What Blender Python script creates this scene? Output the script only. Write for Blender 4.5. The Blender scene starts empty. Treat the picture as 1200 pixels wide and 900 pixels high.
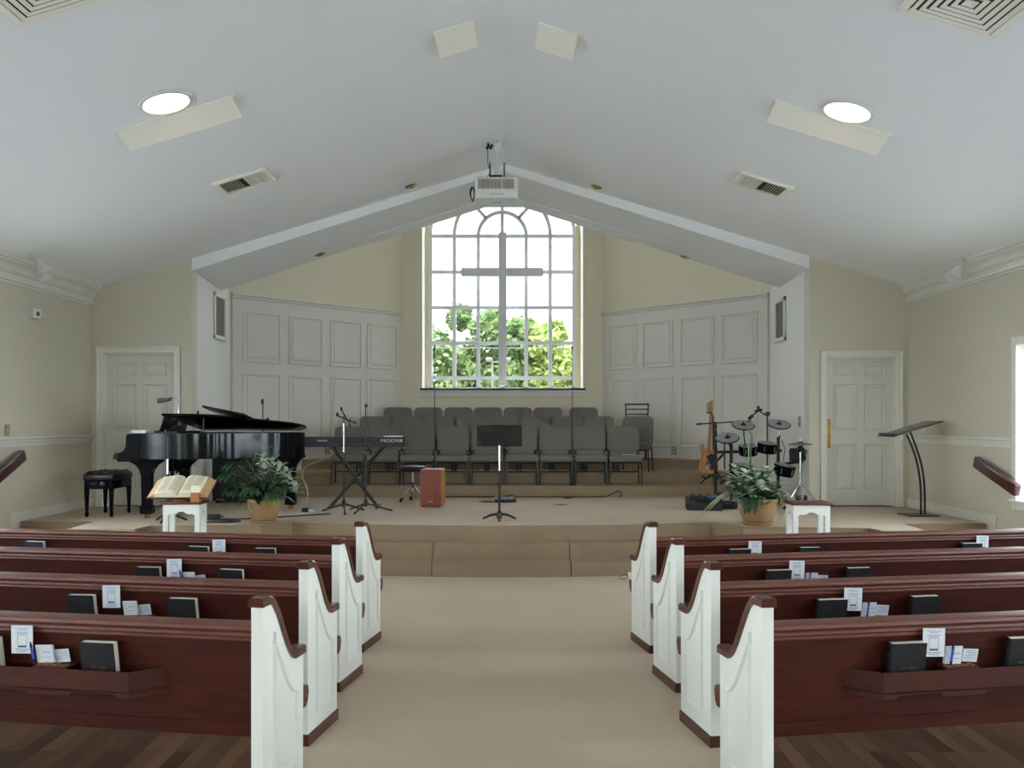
import bpy, bmesh, math, random
from mathutils import Vector, Matrix, Euler
random.seed(7)
C = bpy.context.scene.collection
F, CX, CY, H = 1050.0, 591.0, 494.0, 1.62
PT, T1, T2, T3 = 0.495, 0.66, 0.825, 0.99
PI = math.pi
R = math.radians
def wx(px, Y): return (px - CX) * Y / F
def wz(py, Y): return H - (py - CY) * Y / F

# ------------------------------------------------------------------ materials
def lin(h):
    v = [int(h[i:i+2], 16) / 255 for i in (0, 2, 4)]
    return [(c / 12.92 if c <= .04045 else ((c + .055) / 1.055) ** 2.4) for c in v] + [1.0]
def mat(name, col, rough=.6, metal=0.0, col2=None, scale=8.0, stretch=(1, 1, 1), bump=0.0, bscale=None, spec=None,
        detail=4.0, coat=0.0, emit=None, estr=0.0, trans=0.0):
    m = bpy.data.materials.new(name); m.use_nodes = True
    nt = m.node_tree; b = nt.nodes['Principled BSDF']
    c1 = lin(col) if isinstance(col, str) else col
    b.inputs['Base Color'].default_value = c1
    b.inputs['Roughness'].default_value = rough
    b.inputs['Metallic'].default_value = metal
    if spec is not None: b.inputs['Specular IOR Level'].default_value = spec
    if coat: b.inputs['Coat Weight'].default_value = coat; b.inputs['Coat Roughness'].default_value = .12
    if emit: b.inputs['Emission Color'].default_value = lin(emit); b.inputs['Emission Strength'].default_value = estr
    if col2 or bump:
        tc = nt.nodes.new('ShaderNodeTexCoord'); mp = nt.nodes.new('ShaderNodeMapping')
        mp.inputs['Scale'].default_value = stretch
        nt.links.new(tc.outputs['Object'], mp.inputs['Vector'])
        if col2:
            n = nt.nodes.new('ShaderNodeTexNoise'); n.inputs['Scale'].default_value = scale; n.inputs['Detail'].default_value = detail
            nt.links.new(mp.outputs[0], n.inputs['Vector'])
            r = nt.nodes.new('ShaderNodeValToRGB')
            r.color_ramp.elements[0].position = .32; r.color_ramp.elements[1].position = .68
            r.color_ramp.elements[0].color = c1; r.color_ramp.elements[1].color = lin(col2)
            nt.links.new(n.outputs['Fac'], r.inputs[0]); nt.links.new(r.outputs[0], b.inputs['Base Color'])
        if bump:
            n2 = nt.nodes.new('ShaderNodeTexNoise'); n2.inputs['Scale'].default_value = bscale or scale; n2.inputs['Detail'].default_value = 3
            nt.links.new(mp.outputs[0], n2.inputs['Vector'])
            bp = nt.nodes.new('ShaderNodeBump'); bp.inputs['Strength'].default_value = bump; bp.inputs['Distance'].default_value = .01
            nt.links.new(n2.outputs['Fac'], bp.inputs['Height']); nt.links.new(bp.outputs[0], b.inputs['Normal'])
    return m
M = {}
M['ceiling'] = mat('ceiling_paint', 'ecedec', .9, bump=.25, bscale=60)
M['wall'] = mat('wall_cream', 'cbc5b2', .85, bump=.06, bscale=40)
M['alcove'] = mat('alcove_cream', 'dcd3bb', .85, bump=.06, bscale=40)
M['panelwhite'] = mat('panel_paint', 'd8d5cb', .55)
M['trim'] = mat('trim_white', 'dcdacf', .45)
M['doorwhite'] = mat('door_paint', 'd5d1c6', .5)
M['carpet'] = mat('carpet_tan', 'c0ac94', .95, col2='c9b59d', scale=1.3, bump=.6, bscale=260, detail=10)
M['carpet2'] = mat('carpet_step_shaded', '927d64', .95, col2='9c876d', scale=2, bump=.6, bscale=260, detail=8)  # same carpet, with the shade of the risers put into its colour
M['pew'] = mat('pew_wood', '3a150e', .42, spec=.35, col2='4c1e13', scale=3.2, stretch=(1.2, 16, 16), bump=.05, bscale=9)
M['caps'] = mat('pew_cap_wood', '44201a', .2, col2='522a20', scale=6, stretch=(4, 3, 3), coat=.35)
M['rail'] = mat('rail_wood_lit', '5a2c1f', .42, spec=.4, col2='6b3828', scale=4, stretch=(1.5, 14, 14))  # lighter than the pew wood: highlight on the rails put into the colour
M['rack'] = mat('rack_wood', '3f1d14', .7, spec=.25, col2='4a2419', scale=4, stretch=(2, 14, 14))
M['ring'] = mat('cup_ring_wood', '9a6a3c', .5)
M['pewwhite'] = mat('pew_white', 'e4e6de', .4)
M['black'] = mat('black_metal', '101012', .42)
M['blackgloss'] = mat('piano_lacquer', '080a0f', .1, spec=.22)
M['blackplastic'] = mat('black_plastic', '141416', .55)
M['blackrubber'] = mat('black_rubber', '0c0c0d', .8)
M['bluecover'] = mat('blue_cover', '1a2340', .55)
M['bookblack'] = mat('book_cover', '0f1114', .5, bump=.1, bscale=300)
M['pages'] = mat('pages', 'd9d3c2', .8)
M['pagesopen'] = mat('open_pages', 'e6dcc2', .8)
M['pageedge'] = mat('page_edges', 'b59468', .8, col2='c9a97c', scale=3, stretch=(1, 1, 60))
M['gold'] = mat('gold_foil', 'b08a3c', .35, metal=.8)
M['brass'] = mat('brass', 'a87c38', .4, metal=1.0, col2='6b4a1d', scale=9)
M['paper'] = mat('paper', 'd3d6dc', .8)
M['print'] = mat('printed_ink', '7c92a8', .8)
M['bibleink'] = mat('bible_print', '8f8a7c', .8)
M['ink'] = mat('dark_ink', '20242a', .8)
M['penblue'] = mat('pen_blue', '1f56b8', .3)
M['fabric'] = mat('chair_fabric', '6f6b63', .95, col2='7b766d', scale=160, bump=.3, bscale=220)
M['frame'] = mat('chair_frame', '1b1b1d', .4)
M['chrome'] = mat('chrome', 'c8ccd2', .18, metal=1.0)
M['pad'] = mat('drum_pad', '8b8e93', .5)
M['cajon'] = mat('cajon_front', '68281a', .4, col2='8c4029', scale=4, stretch=(22, 22, .8), coat=.2)
M['cajonside'] = mat('cajon_side', 'a8762f', .5, col2='b98a45', scale=4, stretch=(10, 10, 1))
M['guitar'] = mat('guitar_wood', 'a8682c', .3, col2='c08242', scale=3, stretch=(14, 4, 1), coat=.5)
M['maple'] = mat('guitar_neck', 'a8743c', .4)
M['pot'] = mat('pot_clay', '94754e', .4, col2='a3845a', scale=5)
M['soil'] = mat('soil', '2a2018', .95)
M['leafdark'] = mat('leaf_dark', '1c3a24', .45, col2='2c5434', scale=9)
M['leafmid'] = mat('leaf_mid', '3c5a34', .5, col2='577544', scale=9)
M['leafpale'] = mat('leaf_variegated', '7f9a82', .5, col2='d3dfca', scale=18)
M['leafyellow'] = mat('leaf_yellow', '7d8c33', .5, col2='93a045', scale=9)
M['twig'] = mat('twig', '6b6a4c', .7)
M['tabletop'] = mat('table_top_wood', '4d2318', .35, col2='613021', scale=4, stretch=(2, 14, 14))
M['whiteplastic'] = mat('white_plastic', 'dcdcd8', .4)
M['beigeplastic'] = mat('beige_plastic', 'c9c2a8', .45)
M['almond'] = mat('almond_plate', '958a68', .5)
M['grille'] = mat('grille', '6b655c', .8)
M['ventwhite'] = mat('vent_white', 'efebdd', .5)
M['ventdark'] = mat('vent_dark', '3b3a36', .8)
M['sill'] = mat('sill_wood', '3c1c16', .3)
M['handrail'] = mat('handrail_wood', '3a1a18', .3, col2='482220', scale=4, stretch=(14, 1, 14), coat=.2)
M['steelgrey'] = mat('cross_paint', 'dddcda', .6)
M['winframe'] = mat('window_frame_paint', 'd3d4d9', .5)
M['lens'] = mat('lamp_lens', 'fff0d8', .5, emit='ffd9a4', estr=3.2)
M['darklens'] = mat('dark_lens', '1d1f22', .15)
M['screen'] = mat('led_blue', '4a6a9a', .4)
M['bark'] = mat('bark', '4a3b2c', .9)
M['lawn'] = mat('lawn', '6b7158', .95, col2='7d8268', scale=2)
M['goldring'] = mat('polished_gold', 'd2b878', .22, metal=1.0)
M['bounce_paving'] = mat('pale_bounce_paving', 'c4c6c8', .9, col2='b8babd', scale=3)  # unseen ground made pale to bounce daylight up onto the ceiling
M['orange'] = mat('orange_wood', 'a8672c', .5)
M['cable'] = mat('cable_black', '0e0e0f', .6)
M['cablecream'] = mat('cable_cream', 'b9ae95', .6)
M['smoke'] = mat('smoked_acrylic', '2c2d2e', .2)
M['felt'] = mat('bench_leather', '0c0c0f', .38)

def glass_mat(nm, tint):
    m = bpy.data.materials.new(nm); m.use_nodes = True
    nt = m.node_tree; nt.nodes.clear()
    o = nt.nodes.new('ShaderNodeOutputMaterial'); mx = nt.nodes.new('ShaderNodeMixShader')
    t = nt.nodes.new('ShaderNodeBsdfTransparent'); t.inputs[0].default_value = tint
    g = nt.nodes.new('ShaderNodeBsdfGlossy'); g.inputs['Roughness'].default_value = .02
    mx.inputs[0].default_value = .05
    nt.links.new(t.outputs[0], mx.inputs[1]); nt.links.new(g.outputs[0], mx.inputs[2]); nt.links.new(mx.outputs[0], o.inputs[0])
    return m
M['glass'] = glass_mat('window_glass', (.95, .97, .97, 1)); M['tinted'] = glass_mat('tinted_glass', (.7, .705, .72, 1))
def tree_mat(name, a, b):
    m = bpy.data.materials.new(name); m.use_nodes = True
    nt = m.node_tree; nt.nodes.clear()
    o = nt.nodes.new('ShaderNodeOutputMaterial'); mx = nt.nodes.new('ShaderNodeMixShader')
    d = nt.nodes.new('ShaderNodeBsdfDiffuse'); t = nt.nodes.new('ShaderNodeBsdfTranslucent')
    tc = nt.nodes.new('ShaderNodeTexCoord'); n = nt.nodes.new('ShaderNodeTexNoise'); n.inputs['Scale'].default_value = 2.6; n.inputs['Detail'].default_value = 8
    nt.links.new(tc.outputs['Object'], n.inputs['Vector'])
    r = nt.nodes.new('ShaderNodeValToRGB'); r.color_ramp.elements[0].position = .38; r.color_ramp.elements[1].position = .62
    r.color_ramp.elements[0].color = lin(a); r.color_ramp.elements[1].color = lin(b)
    nt.links.new(n.outputs['Fac'], r.inputs[0])
    for s in (d, t): nt.links.new(r.outputs[0], s.inputs['Color'])
    mx.inputs[0].default_value = .35
    nt.links.new(d.outputs[0], mx.inputs[1]); nt.links.new(t.outputs[0], mx.inputs[2]); nt.links.new(mx.outputs[0], o.inputs[0])
    return m
M['tree_a'] = tree_mat('tree_leaf_green', '4a6138', '8b9c64')
M['tree_b'] = tree_mat('tree_leaf_lime', '6d803c', 'b4bc74')
def plank_mat():
    m = bpy.data.materials.new('wood_planks'); m.use_nodes = True
    nt = m.node_tree; b = nt.nodes['Principled BSDF']; b.inputs['Roughness'].default_value = .45
    tc = nt.nodes.new('ShaderNodeTexCoord'); mp = nt.nodes.new('ShaderNodeMapping'); mp.inputs['Rotation'].default_value = (0, 0, PI / 2)
    nt.links.new(tc.outputs['Object'], mp.inputs[0])
    br = nt.nodes.new('ShaderNodeTexBrick'); br.inputs['Color1'].default_value = lin('9a7458'); br.inputs['Color2'].default_value = lin('66493a')
    br.inputs['Mortar'].default_value = lin('2c1e18'); br.inputs['Scale'].default_value = 1; br.inputs['Brick Width'].default_value = 1.1
    br.inputs['Row Height'].default_value = .085; br.inputs['Mortar Size'].default_value = .0015; br.inputs['Bias'].default_value = 0
    nt.links.new(mp.outputs[0], br.inputs[0])
    n = nt.nodes.new('ShaderNodeTexNoise'); n.inputs['Scale'].default_value = 7
    mp2 = nt.nodes.new('ShaderNodeMapping'); mp2.inputs['Scale'].default_value = (14, 1, 1)
    nt.links.new(tc.outputs['Object'], mp2.inputs[0]); nt.links.new(mp2.outputs[0], n.inputs['Vector'])
    mx = nt.nodes.new('ShaderNodeMix'); mx.data_type = 'RGBA'; mx.blend_type = 'MULTIPLY'; mx.inputs[0].default_value = .5
    nt.links.new(br.outputs['Color'], mx.inputs[6]); nt.links.new(n.outputs['Color'], mx.inputs[7])
    nt.links.new(mx.outputs[2], b.inputs['Base Color'])
    return m
M['planks'] = plank_mat()

# ------------------------------------------------------------------ mesh builder
class MB:
    def __init__(s): s.b = bmesh.new()
    def box(s, c, d, rot=None, bev=0.0, seg=2):
        r = bmesh.ops.create_cube(s.b, size=1.0)
        vs = r['verts']
        mt = Matrix.Translation(c) @ (Euler(rot).to_matrix().to_4x4() if rot else Matrix()) @ Matrix.Diagonal((*d, 1))
        bmesh.ops.transform(s.b, matrix=mt, verts=vs)
        if bev:
            es = list({e for v in vs for e in v.link_edges})
            bmesh.ops.bevel(s.b, geom=es, offset=bev, segments=seg, affect='EDGES', profile=.5)
        return s
    def bx(s, x0, x1, y0, y1, z0, z1, bev=0.0, seg=2):
        return s.box(((x0+x1)/2, (y0+y1)/2, (z0+z1)/2), (abs(x1-x0), abs(y1-y0), abs(z1-z0)), None, bev, seg)
    def prism(s, poly, axis, a0, a1, mt=None):
        def P(p, a):
            v = {'x': (a, p[0], p[1]), 'y': (p[0], a, p[1]), 'z': (p[0], p[1], a)}[axis]
            return mt @ Vector(v) if mt else Vector(v)
        n = len(poly)
        A = [s.b.verts.new(P(p, a0)) for p in poly]; B = [s.b.verts.new(P(p, a1)) for p in poly]
        s.b.faces.new(A); s.b.faces.new(B[::-1])
        for i in range(n): s.b.faces.new((A[i], B[i], B[(i+1) % n], A[(i+1) % n]))
        return s
    def tube(s, pts, r, n=8, cap=True, closed=False):
        pts = [Vector(p) for p in pts]; k = len(pts)
        rs = r if isinstance(r, (list, tuple)) else [r] * k
        rings = []; ref = None
        for i, p in enumerate(pts):
            if closed: d = pts[(i+1) % k] - pts[i-1]
            else: d = pts[min(i+1, k-1)] - pts[max(i-1, 0)]
            d = d.normalized() if d.length > 1e-9 else Vector((0, 0, 1))
            if ref is None:
                ref = Vector((0, 0, 1)) if abs(d.z) < .9 else Vector((1, 0, 0))
            u = d.cross(ref)
            if u.length < 1e-4: u = d.cross(Vector((0, 1, 0.01)))
            u.normalize(); v = u.cross(d).normalized(); ref = v
            rings.append([s.b.verts.new(p + rs[i] * (math.cos(2*PI*j/n) * u + math.sin(2*PI*j/n) * v)) for j in range(n)])
        for i in range(k if closed else k-1):
            a, b = rings[i], rings[(i+1) % k]
            for j in range(n): s.b.faces.new((a[j], a[(j+1) % n], b[(j+1) % n], b[j]))
        if cap and not closed:
            s.b.faces.new(rings[0][::-1]); s.b.faces.new(rings[-1])
        return s
    def lathe(s, prof, c=(0, 0, 0), n=24, mt=None):
        T = Matrix.Translation(c) @ (mt if mt else Matrix())
        rings = []
        for (r, z) in prof:
            if r < 1e-5: rings.append([s.b.verts.new(T @ Vector((0, 0, z)))])
            else: rings.append([s.b.verts.new(T @ Vector((r*math.cos(2*PI*j/n), r*math.sin(2*PI*j/n), z))) for j in range(n)])
        for a, b in zip(rings, rings[1:]):
            for j in range(n):
                j2 = (j+1) % n
                if len(a) == 1 and len(b) == 1: continue
                if len(a) == 1: s.b.faces.new((a[0], b[j], b[j2]))
                elif len(b) == 1: s.b.faces.new((a[j], a[j2], b[0]))
                else: s.b.faces.new((a[j], a[j2], b[j2], b[j]))
        return s
    def strip(s, pts, ws, side):
        L, Rr = [], []
        for p, w in zip(pts, ws):
            p = Vector(p); L.append(s.b.verts.new(p - side * w)); Rr.append(s.b.verts.new(p + side * w))
        for i in range(len(pts) - 1): s.b.faces.new((L[i], Rr[i], Rr[i+1], L[i+1]))
        return s
    def leaf(s, base, d, length, width, droop=.3, fold=.15, n=5):
        d = Vector(d).normalized(); side = d.cross(Vector((0, 0, 1)))
        if side.length < .05: side = Vector((random.uniform(-1, 1), random.uniform(-1, 1), 0))
        side.normalize(); up = side.cross(d).normalized()
        base = Vector(base); mid, L, Rr = [], [], []
        for i in range(n + 1):
            t = i / n
            p = base + d * length * t - Vector((0, 0, 1)) * droop * length * t * t
            w = width * (math.sin(PI * min(1, t * .92 + .08)) ** .8) if i < n else .0005
            mid.append(s.b.verts.new(p)); L.append(s.b.verts.new(p - side * w + up * w * fold)); Rr.append(s.b.verts.new(p + side * w + up * w * fold))
        for i in range(n):
            s.b.faces.new((L[i], mid[i], mid[i+1], L[i+1])); s.b.faces.new((mid[i], Rr[i], Rr[i+1], mid[i+1]))
        return s
    def build(s, name, m, parent=None, smooth=30, loc=None, mesh_only=False, norm=True):
        if norm: bmesh.ops.recalc_face_normals(s.b, faces=s.b.faces[:])
        me = bpy.data.meshes.new(name); s.b.to_mesh(me); s.b.free()
        if smooth:
            me.shade_smooth(); me.set_sharp_from_angle(angle=R(smooth))
        me.materials.append(m)
        o = bpy.data.objects.new(name, me); C.objects.link(o)
        if parent: o.parent = parent
        if loc: o.location = loc
        return o
def tag(o, label, cat, group=None, kind=None):
    o['label'] = label; o['category'] = cat
    if group: o['group'] = group
    if kind: o['kind'] = kind
    return o
def thing(name, label, cat, loc=(0, 0, 0), rz=0.0, group=None):
    o = bpy.data.objects.new(name, None); C.objects.link(o)
    o.empty_display_size = .1
    o.location = loc; o.rotation_euler = (0, 0, rz)
    return tag(o, label, cat, group)
def struct(name, mb, m, parent=None, smooth=30):
    o = mb.build(name, m, parent, smooth)
    if not parent: o['kind'] = 'structure'
    return o
KIDS = {}
def dup(root, loc, rz, label, group=None):
    r = root.copy(); C.objects.link(r); r.location = loc; r.rotation_euler = (root.rotation_euler[0], root.rotation_euler[1], rz); r['label'] = label
    if group: r['group'] = group
    for ch in list(root.children):
        c = ch.copy(); C.objects.link(c); c.parent = r
        for g in list(ch.children):
            d = g.copy(); C.objects.link(d); d.parent = c
    return r
def text_mesh(body, size, m, name, parent, mt, depth=.0004, spacing=1.0):
    cu = bpy.data.curves.new(name, 'FONT'); cu.body = body; cu.size = size; cu.align_x = 'CENTER'; cu.align_y = 'CENTER'; cu.extrude = depth
    cu.space_character = spacing
    t = bpy.data.objects.new(name + '_tmp', cu); C.objects.link(t)
    dg = bpy.context.evaluated_depsgraph_get(); dg.update()
    me = bpy.data.meshes.new_from_object(t.evaluated_get(dg)); C.objects.unlink(t); bpy.data.objects.remove(t); bpy.data.curves.remove(cu)
    me.transform(mt); me.name = name; me.materials.clear(); me.materials.append(m)
    o = bpy.data.objects.new(name, me); C.objects.link(o); o.parent = parent
    return o
def arcpts(c, r, a0, a1, n):
    return [(c[0] + r*math.cos(a0+(a1-a0)*i/n), c[1] + r*math.sin(a0+(a1-a0)*i/n)) for i in range(n+1)]

# ------------------------------------------------------------------ room shell
XL, XR, YB, YD = -5.46, 5.33, -3.2, 11.84
WINY = [(8.0, 9.3), (5.6, 6.9), (3.2, 4.5), (.8, 2.1), (-1.6, -.3)]
WZ0, WZ1 = .80, 2.41
struct('floor', MB().bx(XL-.3, XR+.3, YB-.3, 18, -.2, 0), M['planks'])
carp = MB()
carp.bx(-1.05, 1.08, YB, 6.75, 0, .012); carp.bx(XL, XR, 6.75, 10.4, 0, .012)
struct('floor_carpet', carp, M['carpet'])
def side_wall(name, x0, x1):
    w = MB(); cuts = sorted(WINY); y = YB - .2
    for (a, b) in cuts:
        w.bx(x0, x1, y, a, 0, 3.75); w.bx(x0, x1, a, b, 0, WZ0); w.bx(x0, x1, a, b, WZ1, 3.75); y = b
    w.bx(x0, x1, y, YD + .2, 0, 3.75)
    return struct(name, w, M['wall'], None, 0)
side_wall('wall_left', XL - .2, XL); side_wall('wall_right', XR, XR + .2)
BW0, BW1, BZ0, BZ1 = 2.3, 3.7, 1.0, 2.6  # unseen rear windows, added and sized for the light they let in
m = MB().bx(XL-.2, -BW1, YB-.2, YB, 0, 5.3).bx(-BW1, -BW0, YB-.2, YB, 0, BZ0).bx(-BW1, -BW0, YB-.2, YB, BZ1, 5.3).bx(-BW0, BW0, YB-.2, YB, 0, 5.3)
m.bx(BW1, XR+.2, YB-.2, YB, 0, 5.3).bx(BW0, BW1, YB-.2, YB, 0, BZ0).bx(BW0, BW1, YB-.2, YB, BZ1, 5.3)
struct('wall_back', m, M['wall'], None, 0)
for i_, s_x in enumerate((-1, 1)):
    f = MB(); a, b = sorted((s_x*BW0, s_x*BW1))
    for kx in range(5): xx = a + (b-a)*kx/4; f.bx(xx-.03, xx+.03, YB-.12, YB-.06, BZ0, BZ1)
    for zz in (BZ0, 1.8, BZ1): f.bx(a, b, YB-.12, YB-.06, zz-.03, zz+.03)
    w = struct('window_%d' % (12+i_), f, M['trim'])
    MB().bx(a, b, YB-.093, YB-.087, BZ0, BZ1).build('glass_pane', M['glass'], w, 0)
SL = .3017; RZ = 5.02
for nm, s, xe in (('ceiling', -1, XL - .25), ('ceiling_slope', 1, XR + .25)):
    ze = RZ - SL * abs(xe)
    struct(nm, MB().prism([(0, RZ), (xe, ze), (xe, ze + .15), (0, RZ + .15)], 'y', YB - .2, YD + .02), M['ceiling'], None, 0)
# side windows
wn = 0
for side, xw, s in (('l', XL, -1), ('r', XR, 1)):
    for (a, b) in WINY:
        wn += 1
        f = MB()
        for (c0, c1, z0, z1) in ((a-.085, a, WZ0-.1, WZ1+.09), (b, b+.085, WZ0-.1, WZ1+.09), (a, b, WZ1, WZ1+.09), (a, b, WZ0-.1, WZ0-.02)):
            f.bx(xw - s*.022, xw + s*.001, c0, c1, z0, z1, .006, 1)
        f.bx(xw - s*.05, xw + s*.1, a-.11, b+.11, WZ0-.025, WZ0+.005, .006, 1)
        xg = xw + s*.12
        for (c0, c1, z0, z1) in ((a, a+.05, WZ0, WZ1), (b-.05, b, WZ0, WZ1), (a, b, WZ1-.05, WZ1), (a, b, WZ0, WZ0+.05), (a, b, 1.58, 1.63)):
            f.bx(xg-.02, xg+.02, c0, c1, z0, z1)
        for k in (1, 2):
            yy = a + (b-a)*k/3; f.bx(xg-.01, xg+.01, yy-.01, yy+.01, WZ0, WZ1)
        for zz in (1.2, 2.0): f.bx(xg-.01, xg+.01, a, b, zz-.01, zz+.01)
        w = struct('window_%d' % wn, f, M['trim'])
        g = MB().bx(xg-.003, xg+.003, a+.02, b-.02, WZ0+.02, WZ1-.02).build('glass_pane', M['glass'], w, 0)
# door wall
def door_wall(name, x0, x1, dx0, dx1, dz1):
    w = MB()
    w.bx(x0, dx0, YD, YD+.2, 0, 3.95); w.bx(dx1, x1, YD, YD+.2, 0, 3.95); w.bx(dx0, dx1, YD, YD+.2, dz1, 3.95); w.bx(dx0, dx1, YD, YD+.2, 0, PT)
    return struct(name, w, M['wall'], None, 0)
AL, AR = -4.13, 4.03
DL = (wx(121, YD), wx(204, YD), wz(414, YD)); DR = (wx(968.5, YD), wx(1050, YD), wz(418.5, YD))
door_wall('wall_front_left', XL - .2, AL, *DL); door_wall('wall_front_right', AR, XR + .2, *DR)
def door(n, d, handle):
    x0, x1, z1 = d; z0 = PT + .01
    o = bpy.data.objects.new('door_%d' % n, None); C.objects.link(o); o['kind'] = 'structure'
    yl = YD + .07
    lf = MB().bx(x0+.003, x1-.003, yl, yl+.045, z0, z1-.003, .002, 1)
    W = x1 - x0; st = .115; mid = .09
    cols = ((x0+st, x0+W/2-mid/2), (x0+W/2+mid/2, x1-st))
    for (a, b) in ((.22, .82), (.99, 1.61), (1.72, 1.90)):
        for (c0, c1) in cols:
            c = ((c0+c1)/2, yl-.004, z0+(a+b)/2)
            # moulding ring and raised field
            for q in ((c0, c1, z0+a, z0+a+.018), (c0, c1, z0+b-.018, z0+b), (c0, c0+.018, z0+a, z0+b), (c1-.018, c1, z0+a, z0+b)):
                lf.bx(q[0], q[1], yl-.016, yl+.001, q[2], q[3], .006, 1)
            lf.bx(c0+.045, c1-.045, yl-.012, yl+.001, z0+a+.045, z0+b-.045, .006, 1)
    lf.build('door_leaf', M['doorwhite'], o)
    cs = MB(); cw = .085
    for (a, b, c, e) in ((x0-cw, x0, PT, z1+cw), (x1, x1+cw, PT, z1+cw), (x0, x1, z1, z1+cw)):
        cs.bx(a, b, YD-.022, YD+.001, c, e, .006, 1)
    for (a, b, c, e) in ((x0-cw, x0-cw+.025, PT, z1+cw+.005), (x1+cw-.025, x1+cw, PT, z1+cw+.005), (x0-cw, x1+cw, z1+cw-.025, z1+cw+.005)):
        cs.bx(a, b, YD-.034, YD+.001, c, e, .006, 1)
    for (a, b, c, e) in ((x0-.001, x0+.012, PT, z1), (x1-.012, x1+.001, PT, z1), (x0, x1, z1-.012, z1+.001)):
        cs.bx(a, b, YD-.002, YD+.07, c, e)
    cs.build('door_casing', M['trim'], o)
    if handle:
        p = MB().bx(x0+.02, x0+.075, yl-.012, yl-.001, wz(525, YD), wz(491, YD), .003, 1).build('push_plate', M['brass'], o)
        p['label'] = 'worn brass push plate'
    return o
door(1, DL, False); door(2, DR, True)
# alcove walls
CLX, CRX, CY0 = wx(270, 14.0), wx(902, 14.0), 14.0
BY = 16.5; BLX, BRX = wx(472, BY), wx(709, BY)
ZT = 7.0
def slab(name, p, q, z0, z1, m, th=.15, out=1):
    p, q = Vector(p), Vector(q); d = (q-p).normalized(); nrm = Vector((-d.y, d.x)) * out * th
    w = MB().prism([tuple(p), tuple(q), tuple(q+nrm), tuple(p+nrm)], 'z', z0, z1)
    return struct(name, w, m, None, 0)
slab('wall_alcove_left', (AL, YD+.03), (CLX, CY0), 0, ZT, M['panelwhite'], .15, 1)
slab('wall_alcove_right', (AR, YD+.03), (CRX, CY0), 0, ZT, M['panelwhite'], .15, -1)
slab('wall_angled_left', (CLX, CY0), (BLX, BY), 0, ZT, M['alcove'], .15, 1)
slab('wall_angled_right', (CRX, CY0), (BRX, BY), 0, ZT, M['alcove'], .15, -1)
GY = 17.27; GS = GY / F
OX0, OX1 = wx(494, BY), wx(684, BY)
SZ = wz(455, BY); GCX = wx(588.6, GY); GST = (645 - 532.6) / 4 * GS; SPR = wz(277, GY); RA = (OX1 - OX0) / 2; OCX = (OX0 + OX1) / 2
SPO = SPR
w = MB()
w.bx(BLX-.15, OX0, BY, GY+.1, 0, ZT); w.bx(OX1, BRX+.15, BY, GY+.1, 0, ZT); w.bx(OX0, OX1, BY, GY+.1, 0, SZ)
sp = [(OX1, ZT), (OX0, ZT)] + [(OCX - RA*math.cos(t), SPO + RA*math.sin(t)) for t in [PI*i/24 for i in range(25)]]
w.prism(sp, 'y', BY, GY+.1)
w.bx(OX0-.05, GCX-3*GST-.03, GY-.06, GY+.1, SZ-.05, SPO+1.35); w.bx(GCX+3*GST+.03, OX1+.05, GY-.06, GY+.1, SZ-.05, SPO+1.35)
struct('wall_alcove_back', w, M['alcove'], None, 0)
# header over the alcove, and the alcove's own ceiling
HB = 13.4
def hz(x): return 4.924 - .317 * abs(x)
fw = .28
poly = [(-4.4, hz(4.4)), (-fw, hz(fw)), (fw, hz(fw)), (4.3, hz(4.3)), (4.3, ZT), (-4.4, ZT)]
struct('wall_header', MB().prism([(-4.4, hz(4.4)), (0, hz(0)), (4.3, hz(4.3)), (4.3, ZT), (-4.4, ZT)], 'y', YD+.001, HB), M['ceiling'], None, 0)
t = MB()
for s in (-1, 1):
    t.prism([(s*fw, hz(fw)+.001), (s*1.95, hz(1.95)+.001), (s*1.95, hz(1.95)-.012), (s*fw, hz(fw)-.012)], 'y', HB-.42, HB+.012)
t.prism([(-fw, hz(fw)+.0), (0, hz(0)), (fw, hz(fw)), (fw, hz(fw)-.012), (-fw, hz(fw)-.012)], 'y', HB-.42, HB+.012)
struct('trim_1', t, M['ceiling'], None, 0)
struct('ceiling_alcove', MB().bx(-4.6, 4.6, YD, GY+.2, ZT, ZT+.15), M['ceiling'])
# arched window of the alcove
f = MB(); yw = GY; fr = .03
def barv(px, z0, z1, hw=.036): f.bx(GCX + px - hw, GCX + px + hw, yw-.04, yw+.03, z0, z1)
zb = wz(456, GY)
rows = [wz(v, GY) for v in (277, 319, 360.6, 402, 443)]
for k in (-2, -1, 1, 2): barv(k*GST, zb, SPR)
barv(0, zb, SPR + 3*GST)
for k in (-3, 3): barv(k*GST, zb, SPR, .04)
for z in rows: f.bx(GCX-3*GST, GCX+3*GST, yw-.035, yw+.025, z-.034, z+.034)
f.bx(GCX-3*GST-.1, GCX+3*GST+.1, yw-.04, yw+.03, SZ-.05, SZ+.045)
for k in (1, 2, 3):
    rr = GST*k
    for i in range(28):
        a0, a1 = PI*i/28, PI*(i+1)/28
        ri, ro = rr-.037, rr+.037
        f.prism([(GCX+ri*math.cos(a0), SPR+ri*math.sin(a0)), (GCX+ro*math.cos(a0), SPR+ro*math.sin(a0)), (GCX+ro*math.cos(a1), SPR+ro*math.sin(a1)), (GCX+ri*math.cos(a1), SPR+ri*math.sin(a1))], 'y', yw-.035, yw+.025)
for a in (R(48), R(132)):
    p0 = (GCX+GST*math.cos(a), SPR+GST*math.sin(a)); p1 = (GCX+3*GST*math.cos(a), SPR+3*GST*math.sin(a))
    n = (-math.sin(a)*.034, math.cos(a)*.034)
    f.prism([(p0[0]+n[0], p0[1]+n[1]), (p1[0]+n[0], p1[1]+n[1]), (p1[0]-n[0], p1[1]-n[1]), (p0[0]-n[0], p0[1]-n[1])], 'y', yw-.035, yw+.025)
# filler between the frame and the masonry opening

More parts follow.
